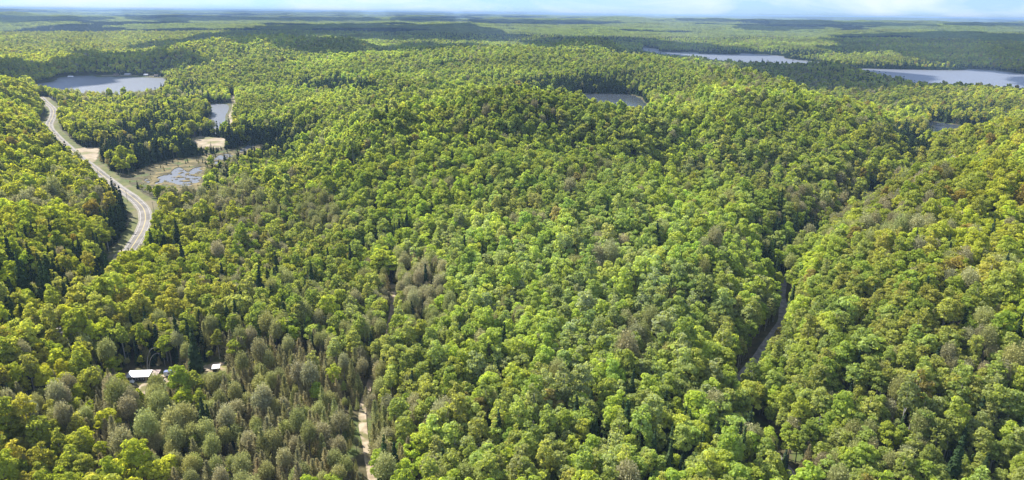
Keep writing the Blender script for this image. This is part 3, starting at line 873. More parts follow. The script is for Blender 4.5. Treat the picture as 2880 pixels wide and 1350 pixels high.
# species regions (x, y, rx, ry, {species: weight}) in the frame, most read off the photograph
REG = [
 (690, 1045, 350, 185, {4: 13, 2: 4.5, 0: -.95, 1: -.6, 3: .2}),
 (250, 1045, 280, 60, {4: 3.4, 2: .8, 0: -.75}),
 (60, 1000, 80, 60, {4: 2.0, 2: .6, 0: -.5}),
 (560, 780, 330, 90, {1: 1.2, 3: .5, 2: .3}),
 (480, 850, 200, 50, {3: .9}),
 (700, 560, 170, 90, {2: 1.5, 4: 1.2, 1: .6}),
 (560, 500, 110, 40, {2: 2.4, 4: 2.0, 0: -.7}),
 (160, 505, 130, 22, {2: 3.5, 4: 1.0, 0: -.8}),
 (300, 530, 32, 60, {3: 9, 0: -.9}),
 (150, 700, 120, 38, {3: 8, 0: -.8}),
 (260, 640, 50, 30, {3: 3}),
 (40, 800, 40, 40, {3: 4}),
 (400, 640, 110, 30, {3: 1.2}),
 (430, 365, 240, 30, {3: 7, 0: -.8}),
 (640, 335, 130, 26, {3: 4, 0: -.6}),
 (350, 290, 60, 36, {3: 2.0}),
 (470, 240, 70, 35, {3: 2.5, 2: .6}),
 (430, 300, 90, 22, {3: 2.5}),
 (230, 370, 80, 25, {3: 2.5, 4: 1.5}),
 (560, 440, 60, 35, {3: 3, 2: 1}),
 (1060, 745, 58, 80, {2: 14, 3: .3, 0: -.97, 1: -.9}),
 (1010, 690, 70, 50, {2: 2, 4: 1.5}),
 (1600, 835, 55, 35, {2: 5, 0: -.6}),
 (1640, 880, 60, 40, {2: 2}),
 (1330, 780, 90, 25, {2: .8}),
 (1520, 670, 60, 22, {2: 2.0}),
 (1310, 540, 80, 30, {1: 1.5, 2: .8}),
 (1470, 430, 90, 18, {2: 1.6}),
 (1080, 460, 60, 15, {2: .6}),
 (2250, 490, 220, 34, {2: 2.6, 1: .6}),
 (2200, 560, 180, 45, {2: 1.6, 1: .8}),
 (2350, 640, 200, 60, {2: .7, 1: .5}),
 (2340, 920, 200, 50, {3: .35, 2: .5}),
 (2250, 1080, 330, 130, {1: 2.2, 3: .6, 2: .8, 4: .3}),
 (1960, 640, 40, 100, {3: 1.6, 1: .5}),
 (1880, 430, 110, 25, {3: 1.6, 2: .6}),
 (1500, 216, 150, 20, {3: 9, 0: -.9}),
 (845, 214, 75, 12, {3: 12, 0: -.8}),
 (2212, 462, 34, 26, {3: 2.5}),  # three spruce bands added over maples; their dark colour deepens the valley's shade
 (2138, 522, 30, 30, {3: 2.5}),
 (2052, 578, 30, 34, {3: 2.5}),
 (2400, 290, 120, 18, {3: 3}),
 (2290, 350, 55, 28, {3: 7, 0: -.6}),
 (1850, 135, 260, 9, {3: 7, 0: -.8}),
 (2280, 168, 160, 9, {3: 7, 0: -.8}),
 (2080, 195, 230, 34, {3: .9, 2: .9}),
 (1650, 90, 300, 16, {3: 1.8, 2: .8}),
 (1300, 85, 250, 18, {3: 2.5}),
 (1288, 1120, 420, 110, {1: 1.6, 3: .35}),
 (1100, 900, 160, 90, {1: 1.4, 3: .3, 2: .4}),
 (1650, 1070, 230, 40, {3: .8}),
 (1120, 600, 200, 60, {1: .9, 3: .35}),
 (960, 800, 60, 90, {1: 1.5, 2: .7}),
 (100, 1150, 170, 60, {1: .8, 4: .5, 3: .3}),
 (120, 450, 140, 20, {2: .6}),
 (290, 240, 110, 8, {2: 4}),
]
def species_at(x, y, X, Y):
    n = len(x)
    w = np.tile(np.array([1.0, 0.16, 0.055, 0.042, 0.02]), (n, 1))
    w[:, 1] += .5 * sm(420, 900, y)
    for rx, ry, a, b, dct in REG:
        g = np.exp(-(((x - rx) / a) ** 2 + ((y - ry) / b) ** 2) ** 1.5)
        for s, k in dct.items():
            if k > 0:
                w[:, s] += g * k
            else:
                w[:, s] *= (1 + k * g)
    # stands: species clump in patches
    for s in range(5):
        q = fbm(X / 38, Y / 38, 100 + s, 3)
        w[:, s] *= np.exp((q - 0.5) * (5.0 if s else 3.0))
    cw = np.cumsum(w, 1)
    r = rng.random(n) * cw[:, -1]
    return (r[:, None] > cw).sum(1)
PAL = {
 0: np.array([(.146, .182, .036), (.158, .192, .034), (.136, .174, .036), (.166, .194, .040), (.152, .184, .056), (.118, .154, .034)]),
 1: np.array([(.134, .160, .050), (.150, .172, .072), (.124, .154, .046), (.152, .168, .052)]),
 2: np.array([(.172, .166, .084), (.160, .165, .066), (.168, .172, .064), (.178, .168, .096)]),
 3: np.array([(.028, .046, .018), (.036, .056, .020), (.024, .040, .020)]),
 4: np.array([(.165, .152, .080), (.150, .138, .080), (.172, .156, .088), (.150, .150, .066)]),
}
GAIN = [np.array([2.05, 2.0, 2.0]), np.array([2.0, 1.95, 1.95]), 1.95, 1.3, 2.1]
def tints(sp, x, y, X, Y):
    n = len(sp)
    out = np.zeros((n, 3))
    hue = np.zeros(n, int)
    low = fbm(X / 55, Y / 55, 200, 3)
    for s in range(5):
        m = sp == s
        k = m.sum()
        if not k: continue
        P = PAL[s]
        q = np.clip((low[m] - .5) * 2.2 + .5 + rng.normal(0, .17, k), 0, .999)
        i = (q * len(P)).astype(int)
        hue[m] = i
        out[m] = P[i] * GAIN[s] * rng.uniform(.84, 1.18, (k, 1)) * rng.normal(1, .025, (k, 3)).clip(.9, 1.1)
    # yellow and rusty crowns
    r = rng.random(n)
    right = sm(1900, 2500, x) * sm(1000, 500, y)
    m = (sp <= 1) & (r < .006 + .03 * right)
    out[m] = np.array([.270, .240, .085]) * rng.uniform(.8, 1.15, (m.sum(), 1)); hue[m] = 10
    # the central slope is bluer, the far left and right hills yellower
    yel = np.clip(sm(900, 200, x) + right, 0, 1)
    out[:, 0] *= 1 + .09 * yel * (sp < 2); out[:, 2] *= 1 - .25 * yel * (sp < 2)
    stand = fbm(X / 130, Y / 130, 900, 3)[:, None]
    out *= 1 + (stand - .5) * .9
    cen = np.exp(-(((x - 1500) / 420) ** 2 + ((y - 700) / 330) ** 2))
    out[:, 0] *= 1 - .02 * cen; out[:, 2] *= 1 + .5 * cen * (sp < 2)
    return out, hue
def make_trees(r0, r1, st):
    X, Y = grid_points(r0, r1, st)
    Z = ground(X, Y)
    x, y, w = project(X, Y, Z + 12)
    bog = lookup(MARSHM, X, Y) & (rng.random(len(X)) < .10 * (fbm(X / 22, Y / 22, 60, 2) > .42))
    m = clear_of_water(X, Y) & (bog | ~lookup(HARD2, X, Y)) & (x > -420) & (x < 3000)
    X, Y, Z, x, y = X[m], Y[m], Z[m], x[m], y[m]
    sp = species_at(x, y, X, Y)
    n = len(X)
    # big crowns need room
    keep = rng.random(n) < np.array([.86, 1.0, .85, 1.0, 1.0])[sp]
    X, Y, Z, x, y, sp = X[keep], Y[keep], Z[keep], x[keep], y[keep], sp[keep]
    n = len(X)
    sc = rng.normal(1, .23, n).clip(.42, 1.6) * (0.86 + .32 * fbm(X / 60, Y / 60, 300, 2))
    sc = np.where(sp == 3, sc * rng.uniform(.75, 1.15, n), sc)
    hn = np.array([15., 15., 14., 15., 13.])[sp]
    # trees that stand before a road, a yard or the marsh stay low enough to leave them in view
    D = np.hypot(X, Y)
    if r0 < 1600:
        tan = (H - Z) / np.maximum(D, 1)
        hmax = np.full(n, 99.0)
        ux, uy = X / D, Y / D
        for s_ in np.arange(1.0, 72.0, 3.0):
            hit = lookup(HARD, X + ux * s_, Y + uy * s_)
            hmax = np.where(hit, np.minimum(hmax, (s_ * 1.25 + .5) * tan), hmax)
        hh = hn * sc
        low = hmax < hh
        inbog = lookup(MARSHM, X, Y)
        for s_ in (2.0, 4.5, 7.0, 9.5):
            shd = lookup(SUNNY, X - SUN[0] / np.hypot(SUN[0], SUN[1]) * s_, Y - SUN[1] / np.hypot(SUN[0], SUN[1]) * s_)
            sc = np.where(shd, np.minimum(sc, .5), sc)
        rl = rng.random(n)
        sc = np.where(low, np.minimum(sc, hmax / hn), sc)
        sc = np.where(low & ((rl < .03) | ((rl < .12) & (sp == 3))), np.minimum(hh / hn, sc * 2.2), sc)
        sc = np.where(inbog, rng.uniform(.17, .34, n), sc)
        sp = np.where(inbog & (sp < 2), 2, sp)
        ok = sc > .16
        X, Y, Z, x, y, sp, sc, D = (q[ok] for q in (X, Y, Z, x, y, sp, sc, D))
    sc = np.where(sp == 4, sc * .78, sc)
    tn, hue = tints(sp, x, y, X, Y)
    sz = sc * rng.uniform(.85, 1.18, len(X))
    return dict(X=X, Y=Y, Z=Z, x=x, y=y, sp=sp, sc=sc, sz=sz, tint=tn, hue=hue, rot=rng.uniform(0, 6.28, len(X)))
A0 = make_trees(95, 520, 3.5)
A1 = make_trees(520, 1500, 3.95)
A2 = make_trees(1500, 4300, 6.2)

# individuals: the trees that show largest
px, py, pw = project(A0['X'], A0['Y'], A0['Z'] + 14 * A0['sc'])
inframe = (px > -5) & (px < 2581) & (py > 5) & (py < 1200)
size = A0['sc'] / pw
single = np.zeros(len(px), bool)
for s in range(5):
    m = np.nonzero(inframe & (A0['sp'] == s) & (A0['sc'] > .5))[0]
    m = m[np.argsort(-size[m])][:290]
    single[m] = True

def gn_forest(name, label, groups):
    """one stuff object: points carry scale, turn and tint; each group of points instances one tree mesh"""
    pts, sc, rot, tn, kd_ = [], [], [], [], []
    meshes = []
    for gi, (meshobj, X, Y, Z, sx, sz, r, t) in enumerate(groups):
        meshes.append(meshobj)
        pts.append(np.column_stack([X, Y, Z]))
        sc.append(np.column_stack([sx, sx, sz])); rot.append(r); tn.append(t); kd_.append(np.full(len(X), gi))
    if not pts:
        return
    P = np.vstack(pts)
    me = bpy.data.meshes.new(name)
    me.vertices.add(len(P)); me.vertices.foreach_set('co', P.astype(np.float32).ravel())
    a = me.attributes.new('size', 'FLOAT_VECTOR', 'POINT'); a.data.foreach_set('vector', np.vstack(sc).astype(np.float32).ravel())
    a = me.attributes.new('turn', 'FLOAT', 'POINT'); a.data.foreach_set('value', np.concatenate(rot).astype(np.float32))
    a = me.attributes.new('tint', 'FLOAT_VECTOR', 'POINT'); a.data.foreach_set('vector', np.vstack(tn).astype(np.float32).ravel())
    a = me.attributes.new('variant', 'INT', 'POINT'); a.data.foreach_set('value', np.concatenate(kd_).astype(np.int32))
    o = link(name, me, kind='stuff', label=label)
    ng = bpy.data.node_groups.new(name, 'GeometryNodeTree')
    ng.interface.new_socket('Geometry', in_out='INPUT', socket_type='NodeSocketGeometry')
    ng.interface.new_socket('Geometry', in_out='OUTPUT', socket_type='NodeSocketGeometry')
    N = ng.nodes.new; L = ng.links.new
    gi_, go_ = N('NodeGroupInput'), N('NodeGroupOutput')
    m2p = N('GeometryNodeMeshToPoints')
    L(gi_.outputs[0], m2p.inputs['Mesh'])
    join = N('GeometryNodeJoinGeometry')
    def named(nm, ty):
        n = N('GeometryNodeInputNamedAttribute'); n.data_type = ty; n.inputs['Name'].default_value = nm
        return n.outputs['Attribute']
    sz_, tr_, vr_ = named('size', 'FLOAT_VECTOR'), named('turn', 'FLOAT'), named('variant', 'INT')
    cx_ = N('ShaderNodeCombineXYZ'); L(tr_, cx_.inputs['Z'])
    e2r = N('FunctionNodeEulerToRotation'); L(cx_.outputs[0], e2r.inputs[0])
    for k, mo in enumerate(meshes):
        cmp_ = N('FunctionNodeCompare'); cmp_.data_type = 'INT'; cmp_.operation = 'EQUAL'
        L(vr_, cmp_.inputs[2]); cmp_.inputs[3].default_value = k
        oi = N('GeometryNodeObjectInfo'); oi.inputs['Object'].default_value = mo; oi.inputs['As Instance'].default_value = False
        ip = N('GeometryNodeInstanceOnPoints')
        L(m2p.outputs['Points'], ip.inputs['Points']); L(cmp_.outputs['Result'], ip.inputs['Selection'])
        L(oi.outputs['Geometry'], ip.inputs['Instance'])
        L(e2r.outputs[0], ip.inputs['Rotation']); L(sz_, ip.inputs['Scale'])
        L(ip.outputs['Instances'], join.inputs['Geometry'])
    L(join.outputs['Geometry'], go_.inputs[0])
    md = o.modifiers.new('scatter', 'NODES'); md.node_group = ng
    return o
SRC = {}
def src_obj(me):
    if me.name not in SRC:
        SRC[me.name] = bpy.data.objects.new('tree_source', me)
    return SRC[me.name]
def groups_from(A, lod, mask, sp):
    out = []
    vs = LODS[sp, lod]
    idx = np.nonzero(mask & (A['sp'] == sp))[0]
    va = rng.integers(0, len(vs), len(idx))
    for k in range(len(vs)):
        q = idx[va == k]
        if len(q):
            out.append((src_obj(vs[k][2]), A['X'][q], A['Y'][q], A['Z'][q] - .1, A['sc'][q] * rng.uniform(.9, 1.12, len(q)), A['sz'][q], A['rot'][q], A['tint'][q]))
    return out
FN = ['maple_forest', 'aspen_forest', 'budding_forest', 'spruce_forest', 'larch_forest']
FL = ['bright green broadleaf forest covering the hills', 'pale green slender trees scattered through the woods', 'grey and olive half leafed trees among the green ones', 'dark pointed conifers standing in bands and on lake shores', 'olive brown larches filling the low wet ground']
for s in range(5):
    gs = groups_from(A0, 0, ~single, s) + groups_from(A1, 1, np.ones(len(A1['X']), bool), s) + groups_from(A2, 2, np.ones(len(A2['X']), bool), s)
    gn_forest(FN[s], FL[s], gs)
# far hills
def far(r0, r1, st, k):
    X, Y = grid_points(r0, r1, st)
    Z = ground(X, Y)
    x, y, w = project(X, Y, Z)
    ok = clear_of_water(X, Y, 30 * k)
    X, Y, Z = X[ok], Y[ok], Z[ok]
    n = len(X)
    con = (fbm(X / (900 * 1), Y / 600, 500, 3) > .60)
    t = np.where(con, 2, rng.integers(0, 2, n))
    low = fbm(X / 420, Y / 300, 510, 3)[:, None]
    tn = np.array([.125, .165, .035]) * (1 - low) + np.array([.115, .130, .050]) * low
    tn = tn * 1.8 * rng.uniform(.85, 1.15, (n, 1))
    tn[con] = np.array([.040, .060, .026]) * rng.uniform(.85, 1.2, (con.sum(), 1))
    out = []
    for v in range(3):
        q = t == v
        out.append((src_obj(PATCHES[v]), X[q], Y[q], Z[q] - 2.5, np.full(q.sum(), k * 1.08), np.full(q.sum(), 1.0 + .12 * (k - 1)), rng.uniform(0, 6.28, q.sum()), tn[q]))
    return out
gn_forest('distant_forest', 'hazy wooded hills reaching to the horizon', far(4300, 14000, 48, 1.0) + far(14000, 46000, 200, 4.2))

# individual trees
HUES = {0: ['deep green', 'bright green', 'fresh green', 'yellow green', 'soft green', 'dark green'], 1: ['olive green', 'silvery green', 'mid green', 'pale olive'],
        2: ['grey brown', 'olive grey', 'dull olive', 'mauve grey'], 3: ['blackish green', 'dark green', 'deep shadowy green'], 4: ['olive brown', 'dark brown', 'tawny brown', 'mossy olive']}
KIND = ['round crowned maple', 'slender aspen', 'half leafed tree', 'pointed spruce', 'narrow larch']
GROUPS = ['maples of the near woods', 'slender aspens of the near woods', 'half leafed trees of the near woods', 'spruces of the near woods', 'larches of the near woods']
def colzone(x):
    for lim, t in ((170, 'by the left border'), (330, 'left of the cabin'), (470, 'in line with the cabin'), (640, 'around the little shed'), (790, 'in the brown woods'), (905, 'left of the sandy track'), (1010, 'right beside the sandy track'),
                   (1180, 'right of the sandy track'), (1400, 'in the middle woods'), (1620, 'on the middle slope'), (1840, 'left of the gravel road'), (2010, 'along the gravel road'), (2180, 'right of the gravel road'), (2380, 'on the right hill'), (9999, 'by the right border')):
        if x < lim: return t
def rowzone(y):
    for lim, t in ((620, 'high up'), (740, 'upper part'), (860, 'above the cabin roof level'), (960, 'level with the cabins'), (1060, 'below the cabins'), (1130, 'near the bottom'), (9999, 'at the bottom edge')):
        if y < lim: return t
idx = np.nonzero(single)[0]
idx = idx[np.argsort(-size[idx])]
cls = {}
for i in idx:
    h = int(A0['hue'][i]); s = int(A0['sp'][i])
    hn_ = 'orange tinged' if h == 10 else HUES[s][h % len(HUES[s])]
    cls.setdefault((s, hn_, colzone(px[i]), rowzone(py[i])), []).append(i)
LAB = {}
for (s, hn_, cz, rz), v in cls.items():
    base = f'{hn_} {KIND[s]} {cz}, {rz}'
    base = base.replace('above the cabin roof level', 'above the cabins').replace('in line with the cabin', 'behind or before the cabin')
    if len(v) == 1:
        LAB[v[0]] = (base, GROUPS[s])
        continue
    v = sorted(v, key=lambda i: px[i])
    ords = {0: 'leftmost', len(v) - 1: 'rightmost'}
    mid = ['second', 'third', 'fourth', 'fifth', 'sixth', 'seventh', 'eighth', 'ninth', 'tenth', 'eleventh', 'twelfth', 'thirteenth', 'fourteenth', 'fifteenth', 'sixteenth', 'seventeenth', 'eighteenth', 'nineteenth', 'twentieth', 'twenty-first', 'twenty-second', 'twenty-third', 'twenty-fourth', 'twenty-fifth']
    for k, i in enumerate(v):
        if k in ords:
            LAB[i] = (f'{ords[k]} {base}', GROUPS[s])
        elif k - 1 < len(mid):
            LAB[i] = (f'{base}, {mid[k - 1]}', GROUPS[s])
        else:
            LAB[i] = (f'{base}, among many alike', GROUPS[s])
for i in idx:
    s = int(A0['sp'][i])
    cm, tm, _ = LODS[s, 0][int(rng.integers(0, NV[s]))]
    e = bpy.data.objects.new(SPECIES[s], None)
    COL.objects.link(e)
    e.location = (A0['X'][i], A0['Y'][i], A0['Z'][i] - .1)
    e.rotation_euler = (random.gauss(0, .02), random.gauss(0, .02), A0['rot'][i])
    k = float(A0['sc'][i]) * random.uniform(.9, 1.12)
    e.scale = (k, k * random.uniform(.92, 1.08), float(A0['sz'][i]))
    e['label'], e['group'] = LAB[i]
    e['category'] = 'tree'
    t = [float(q) for q in A0['tint'][i]]
    o = link('crown', cm, e); o['tint'] = t
    o = link('trunk', tm, e)

# ------------------------------------------------------------------ cabins and other small things
def gz(x, y):
    return float(ground(np.array([x]), np.array([y]))[0])
def hut(name, label, cat, px_, py_, z, size, rz, wall, roof, roofkind='shed', windows=2, group=None, over=.35):
    w = at(px_, py_, z)
    g = gz(*w)
    e = bpy.data.objects.new(name, None); COL.objects.link(e)
    e.location = (w[0], w[1], g); e.rotation_euler = (0, 0, rz)
    e['label'] = label; e['category'] = cat
    if group: e['group'] = group
    lx, ly, lz = size
    b = MB()
    if roofkind == 'shed':
        b.box((0, 0, lz / 2 - .4), (lx, ly, lz + .4 - .4))
        link('wall', b.mesh('wall', wall), e)
        r = MB()
        x0, x1, y0, y1 = -lx / 2 - over, lx / 2 + over, -ly / 2 - over, ly / 2 + over
        za, zb = lz + .02, lz + .02 + ly * .14
        v = [(x0, y0, za - .2), (x1, y0, za - .2), (x1, y1, zb), (x0, y1, zb), (x0, y0, za - .05), (x1, y0, za - .05), (x1, y1, zb + .15), (x0, y1, zb + .15)]
        r.add(v, [(0, 3, 2, 1), (4, 5, 6, 7), (0, 1, 5, 4), (1, 2, 6, 5), (2, 3, 7, 6), (3, 0, 4, 7)])
        ro = link('roof', r.mesh('roof', roof), e)
        rb = MB()
        nrb = int(lx / .6)
        for k in range(nrb + 1):
            xx = x0 + (x1 - x0) * k / nrb
            rb.add([(xx - .03, y0, za - .04), (xx + .03, y0, za - .04), (xx + .03, y1, zb + .16), (xx - .03, y1, zb + .16), (xx, y0, za + .03), (xx, y1, zb + .22)], [(0, 1, 4), (2, 3, 5), (1, 2, 5, 4), (3, 0, 4, 5)])
        ribs = link('roof_ribs', rb.mesh('roof_ribs', roof), ro); ribs['kind'] = 'stuff'
    else:
        b.box((0, 0, lz / 2 - .3), (lx, ly, lz + .2))
        hgt = ly * .32
        b.add([(-lx / 2, -ly / 2, lz), (-lx / 2, ly / 2, lz), (-lx / 2, 0, lz + hgt)], [(0, 2, 1)])
        b.add([(lx / 2, -ly / 2, lz), (lx / 2, ly / 2, lz), (lx / 2, 0, lz + hgt)], [(0, 1, 2)])
        link('wall', b.mesh('wall', wall), e)
        r = MB()
        for sg in (-1, 1):
            y1 = sg * (ly / 2 + over)
            v = [(-lx / 2 - over, 0, lz + hgt + .06), (lx / 2 + over, 0, lz + hgt + .06), (lx / 2 + over, y1, lz - over * .5), (-lx / 2 - over, y1, lz - over * .5)]
            v += [(a, b_, c_ + .15) for a, b_, c_ in v]
            r.add(v, [(0, 1, 2, 3), (7, 6, 5, 4), (0, 4, 5, 1), (1, 5, 6, 2), (2, 6, 7, 3), (3, 7, 4, 0)])
        link('roof', r.mesh('roof', roof), e)
    for k in range(windows):
        xx = -lx / 2 + lx * (k + .7) / (windows + .8)
        f = MB(); f.box((xx, -ly / 2 - .03, lz * .55), (1.2, .1, 1.0))
        fo = link('window', f.mesh('window', M_WHITE), e)
        p = MB(); p.box((xx, -ly / 2 - .09, lz * .55), (1.0, .04, .8))
        link('pane', p.mesh('pane', M_GLASS), fo)
    d = MB(); d.box((lx * .38, -ly / 2 - .04, 1.0), (.9, .08, 2.0))
    link('door', d.mesh('door', M_WOOD), e)
    return e
hut('cabin', 'long dark cabin with a shiny metal roof in the yard', 'cabin', 353, 955, .5, (8.6, 4.0, 2.5), .10, M_DARKWALL, M_ROOF, windows=3)
hut('outbuilding', 'low shed with faded rusty roof next to the cabin', 'shed', 389, 951, .5, (3.9, 3.0, 2.3), .06, M_DARKWALL, M_RUST, windows=1)
hut('shed', 'little dark shed with white roof alone on its dirt patch', 'shed', 545, 935, .5, (2.6, 2.4, 2.3), .22, M_DARKWALL, M_WHITE, windows=0)
def trailer():
    w = at(425, 947, .5); e = bpy.data.objects.new('camper', None); COL.objects.link(e)
    e.location = (w[0], w[1], gz(*w) + .1); e.rotation_euler = (0, 0, .1)
    e['label'] = 'small blue and white camper half hidden behind trees by the yard'; e['category'] = 'camper'
    b = MB(); b.box((0, 0, 1.5), (3.2, 1.9, 1.8)); link('body', b.mesh('body', M_WHITE), e)
    b = MB(); b.box((0, 0, 2.45), (3.3, 2.0, .1)); link('roof', b.mesh('roof', M_BLUE), e)
    for sx in (-.5, .5):
        b = MB(); b.tube([(sx, -.97, .35), (sx, -.8, .35)], [.33, .33], 10); link('wheel', b.mesh('wheel', M_DARKWALL), e)
    b = MB(); b.box((.5, -.97, 1.7), (.9, .04, .5)); link('window', b.mesh('window', M_GLASS), e)
trailer()
def tarp_pile():
    w = at(332, 962, .5)
    b = MB()
    n = 9
    v = []
    for i in range(n):
        for j in range(n):
            x, y = (i / (n - 1) - .5) * 2.4, (j / (n - 1) - .5) * 2.0
            h = 1.1 * max(0, 1 - (x / 1.25) ** 2) ** .5 * max(0, 1 - (y / 1.05) ** 2) ** .5 + random.uniform(0, .12)
            v.append((x, y, h - .05))
    b.add(v, [(i * n + j, (i + 1) * n + j, (i + 1) * n + j + 1, i * n + j + 1) for i in range(n - 1) for j in range(n - 1)])
    o = link('tarp', b.mesh('tarp', M_WHITE), label='crumpled white tarp over a pile at the corner of the yard', category='tarp')
    o.location = (w[0], w[1], gz(*w) + .1)
tarp_pile()
def barrel(px_, py_, label):
    w = at(px_, py_, .5)
    b = MB(); b.tube([(0, 0, 0), (0, 0, .1), (0, 0, .5), (0, 0, .9), (0, 0, 1.0)], [.32, .36, .38, .36, .3], 12)
    o = link('water_tank', b.mesh('water_tank', M_WHITE), label=label, category='tank'); o.location = (w[0], w[1], gz(*w) + .1)
barrel(414, 960, 'white plastic tank on the grass in front of the cabin')
barrel(552, 949, 'white plastic tank on the dirt in front of the little shed')
# pale hut at the edge of the marsh
hut('hunting_blind', 'tiny white hut under dark spruces at the marsh edge', 'hut', 410, 391, .5, (2.6, 2.4, 2.4), .1, M_WHITE, M_WHITE, 'gable', windows=0, over=.2)
# cottages on the far bank of the lake
CT_ = [(178, 192.0, (11, 6, 3), M_WHITE, M_WHITE, 'white lakeside cottage, the one standing alone in dark trees'),
       (293, 190.6, (10, 7, 3), M_TANWALL, M_BROWNROOF, 'tan lakeside cottage, first of the three close together'),
       (322, 190.4, (13, 7, 3.2), M_TANWALL, M_ROOF, 'long lakeside cottage with pale roof above the sandy bank'),
       (368, 191, (9, 6, 3), M_TANWALL, M_WHITE, 'lakeside cottage with white roof beside the big round tree'),
       (394, 192.4, (9, 6, 2.8), M_DARKWALL, M_BROWNROOF, 'dark brown lakeside cottage, last in the row')]
COTT = []
for x, y, sz_, wl, rf, lb in CT_:
    e = hut('cottage', lb, 'cottage', x, y, 4.5, sz_, .05, wl, rf, 'gable', 3, group='cottages on the far bank of the lake')
    COTT.append(tuple(e.location))
for x0, x1 in ((262, 272), (424, 430)):
    w = at((x0 + x1) / 2, 192.6, 3.3)
for x, lb in ((267, 'wooden dock reaching into the lake below the tan cottage'), (428 - 20, 'wooden dock at the right end of the cottage row')):
    w = at(x, 195, 3.4)
    b = MB()
    for k in range(12):
        b.box((0, k * .62 - 4, .35), (1.8, .55, .08))
    e = link('dock', None, label=lb, category='dock'); e.location = (w[0], w[1], 3.2)
    pm = link('decking', b.mesh('decking', M_WOOD), e); pm['kind'] = 'stuff'
    for sx, sy in ((-.8, -3.8), (.8, -3.8), (-.8, 0), (.8, 0), (-.8, 2.6), (.8, 2.6)):
        p = MB(); p.tube([(sx, sy, -1.5), (sx, sy, .5)], [.09, .09], 6); link('post', p.mesh('post', M_WOOD), e)
def pole(px_, py_, label):
    w = at(px_, py_, 3)
    e = bpy.data.objects.new('utility_pole', None); COL.objects.link(e)
    e.location = (w[0], w[1], gz(*w)); e.rotation_euler = (0, 0, .8)
    e['label'] = label; e['category'] = 'pole'; e['group'] = 'utility poles along the paved road'
    b = MB(); b.tube([(0, 0, -1), (0, 0, 5), (0, 0, 10.5)], [.17, .14, .11], 8); link('post', b.mesh('post', M_WOOD), e)
    b = MB(); b.box((0, .1, 9.9), (2.4, .1, .12)); ca = link('crossarm', b.mesh('crossarm', M_WOOD), e)
    for xx in (-1.0, .45, 1.0):
        b = MB(); b.tube([(xx, .1, 9.96), (xx, .1, 10.1), (xx, .1, 10.2)], [.05, .06, .03], 6); link('insulator', b.mesh('insulator', M_WHITE), ca)
for x, y, lb in ((249, 452, 'utility pole on the verge halfway down the straight of the road'), (321, 508, 'utility pole left of the road just before the bend'), (388, 540, 'utility pole on the outside of the road bend'), (384, 592, 'utility pole where the road disappears into the woods')):
    pole(x, y, lb)
# dead and leaning trees that stand out
def snag(px_, py_, z, hgt, lean, label, name='dead_tree', mat=M_PALEBARK, nb=9, seed=1):
    random.seed(seed)
    w = at(px_, py_, z)
    e = bpy.data.objects.new(name, None); COL.objects.link(e)
    e.location = (w[0], w[1], gz(*w)); e['label'] = label; e['category'] = 'tree'
    b = MB()
    top = np.array([lean[0], lean[1], hgt])
    b.tube([(0, 0, -.5), top * .35 + np.array([.1, 0, 0]), top * .7, top], [.22, .17, .11, .03], 6)
    link('trunk', b.mesh('trunk', mat), e)
    for k in range(nb):
        f = .4 + .55 * k / nb
        a = k * 2.4 + seed
        p = top * f
        l = (1.15 - f) * hgt * .32
        q = p + np.array([math.cos(a) * l * .6, math.sin(a) * l * .6, l * .35])
        r_ = q + np.array([math.cos(a + .4) * l * .5, math.sin(a + .4) * l * .5, l * .4])
        bb = MB(); bb.tube([p, q, r_], [.07, .045, .015], 4)
        link('branch', bb.mesh('branch', mat), e)
snag(2035, 1165, .5, 17, (1.5, .5, 0), 'tall bare white birch trunk near the bottom right of the gravel road', nb=8, seed=3)
snag(2120, 1205, .5, 15, (3.5, .5, 0), 'leaning pale trunk bending over dark woods at the bottom edge', nb=6, seed=5)
snag(2480, 1075, 8, 15, (1.2, 0, 0), 'straight pale dead stem on the lower right hill', nb=5, seed=8)
snag(1142, 1200, .5, 16, (.6, .3, 0), 'white forked dead tree right of the sandy track', nb=9, seed=11)
snag(1192, 1185, .5, 15, (-.4, .3, 0), 'pale dead tree with crooked top beside the forked one', nb=9, seed=12)
for k, (x, y) in enumerate(((1035, 775), (1048, 800), (1062, 770), (1078, 790), (1055, 745), (1080, 750), (1040, 735), (1095, 770))):
    snag(x, y, 3, 11 + (k * 7 % 5), (random.uniform(-1, 1), 0, 0), ['tallest', 'thin', 'crooked', 'straight', 'forked', 'short', 'leaning', 'broken topped'][k] + ' grey dead tree in the dead patch by the sandy track', nb=8, mat=M_BARK, seed=20 + k)
def bent_birch(px_, py_, label, span, hgt, seed):
    random.seed(seed)
    w = at(px_, py_, .5)
    e = bpy.data.objects.new('bent_birch', None); COL.objects.link(e)
    e.location = (w[0], w[1], gz(*w)); e['label'] = label; e['category'] = 'tree'
    pts = [(span * (1 - math.cos(t * 1.9)) * .62, .2 * t, hgt * math.sin(min(t * 1.75, 1.9))) for t in np.linspace(0, 1, 9)]
    b = MB(); b.tube(pts, list(np.linspace(.17, .04, 9)), 6)
    link('trunk', b.mesh('trunk', M_PALEBARK), e)
bent_birch(372, 938, 'pale birch bent in an arch over the cabin roof', 6.5, 12, 2)
bent_birch(376, 941, 'thinner pale birch bent just below the arched one', 7.0, 10, 4)

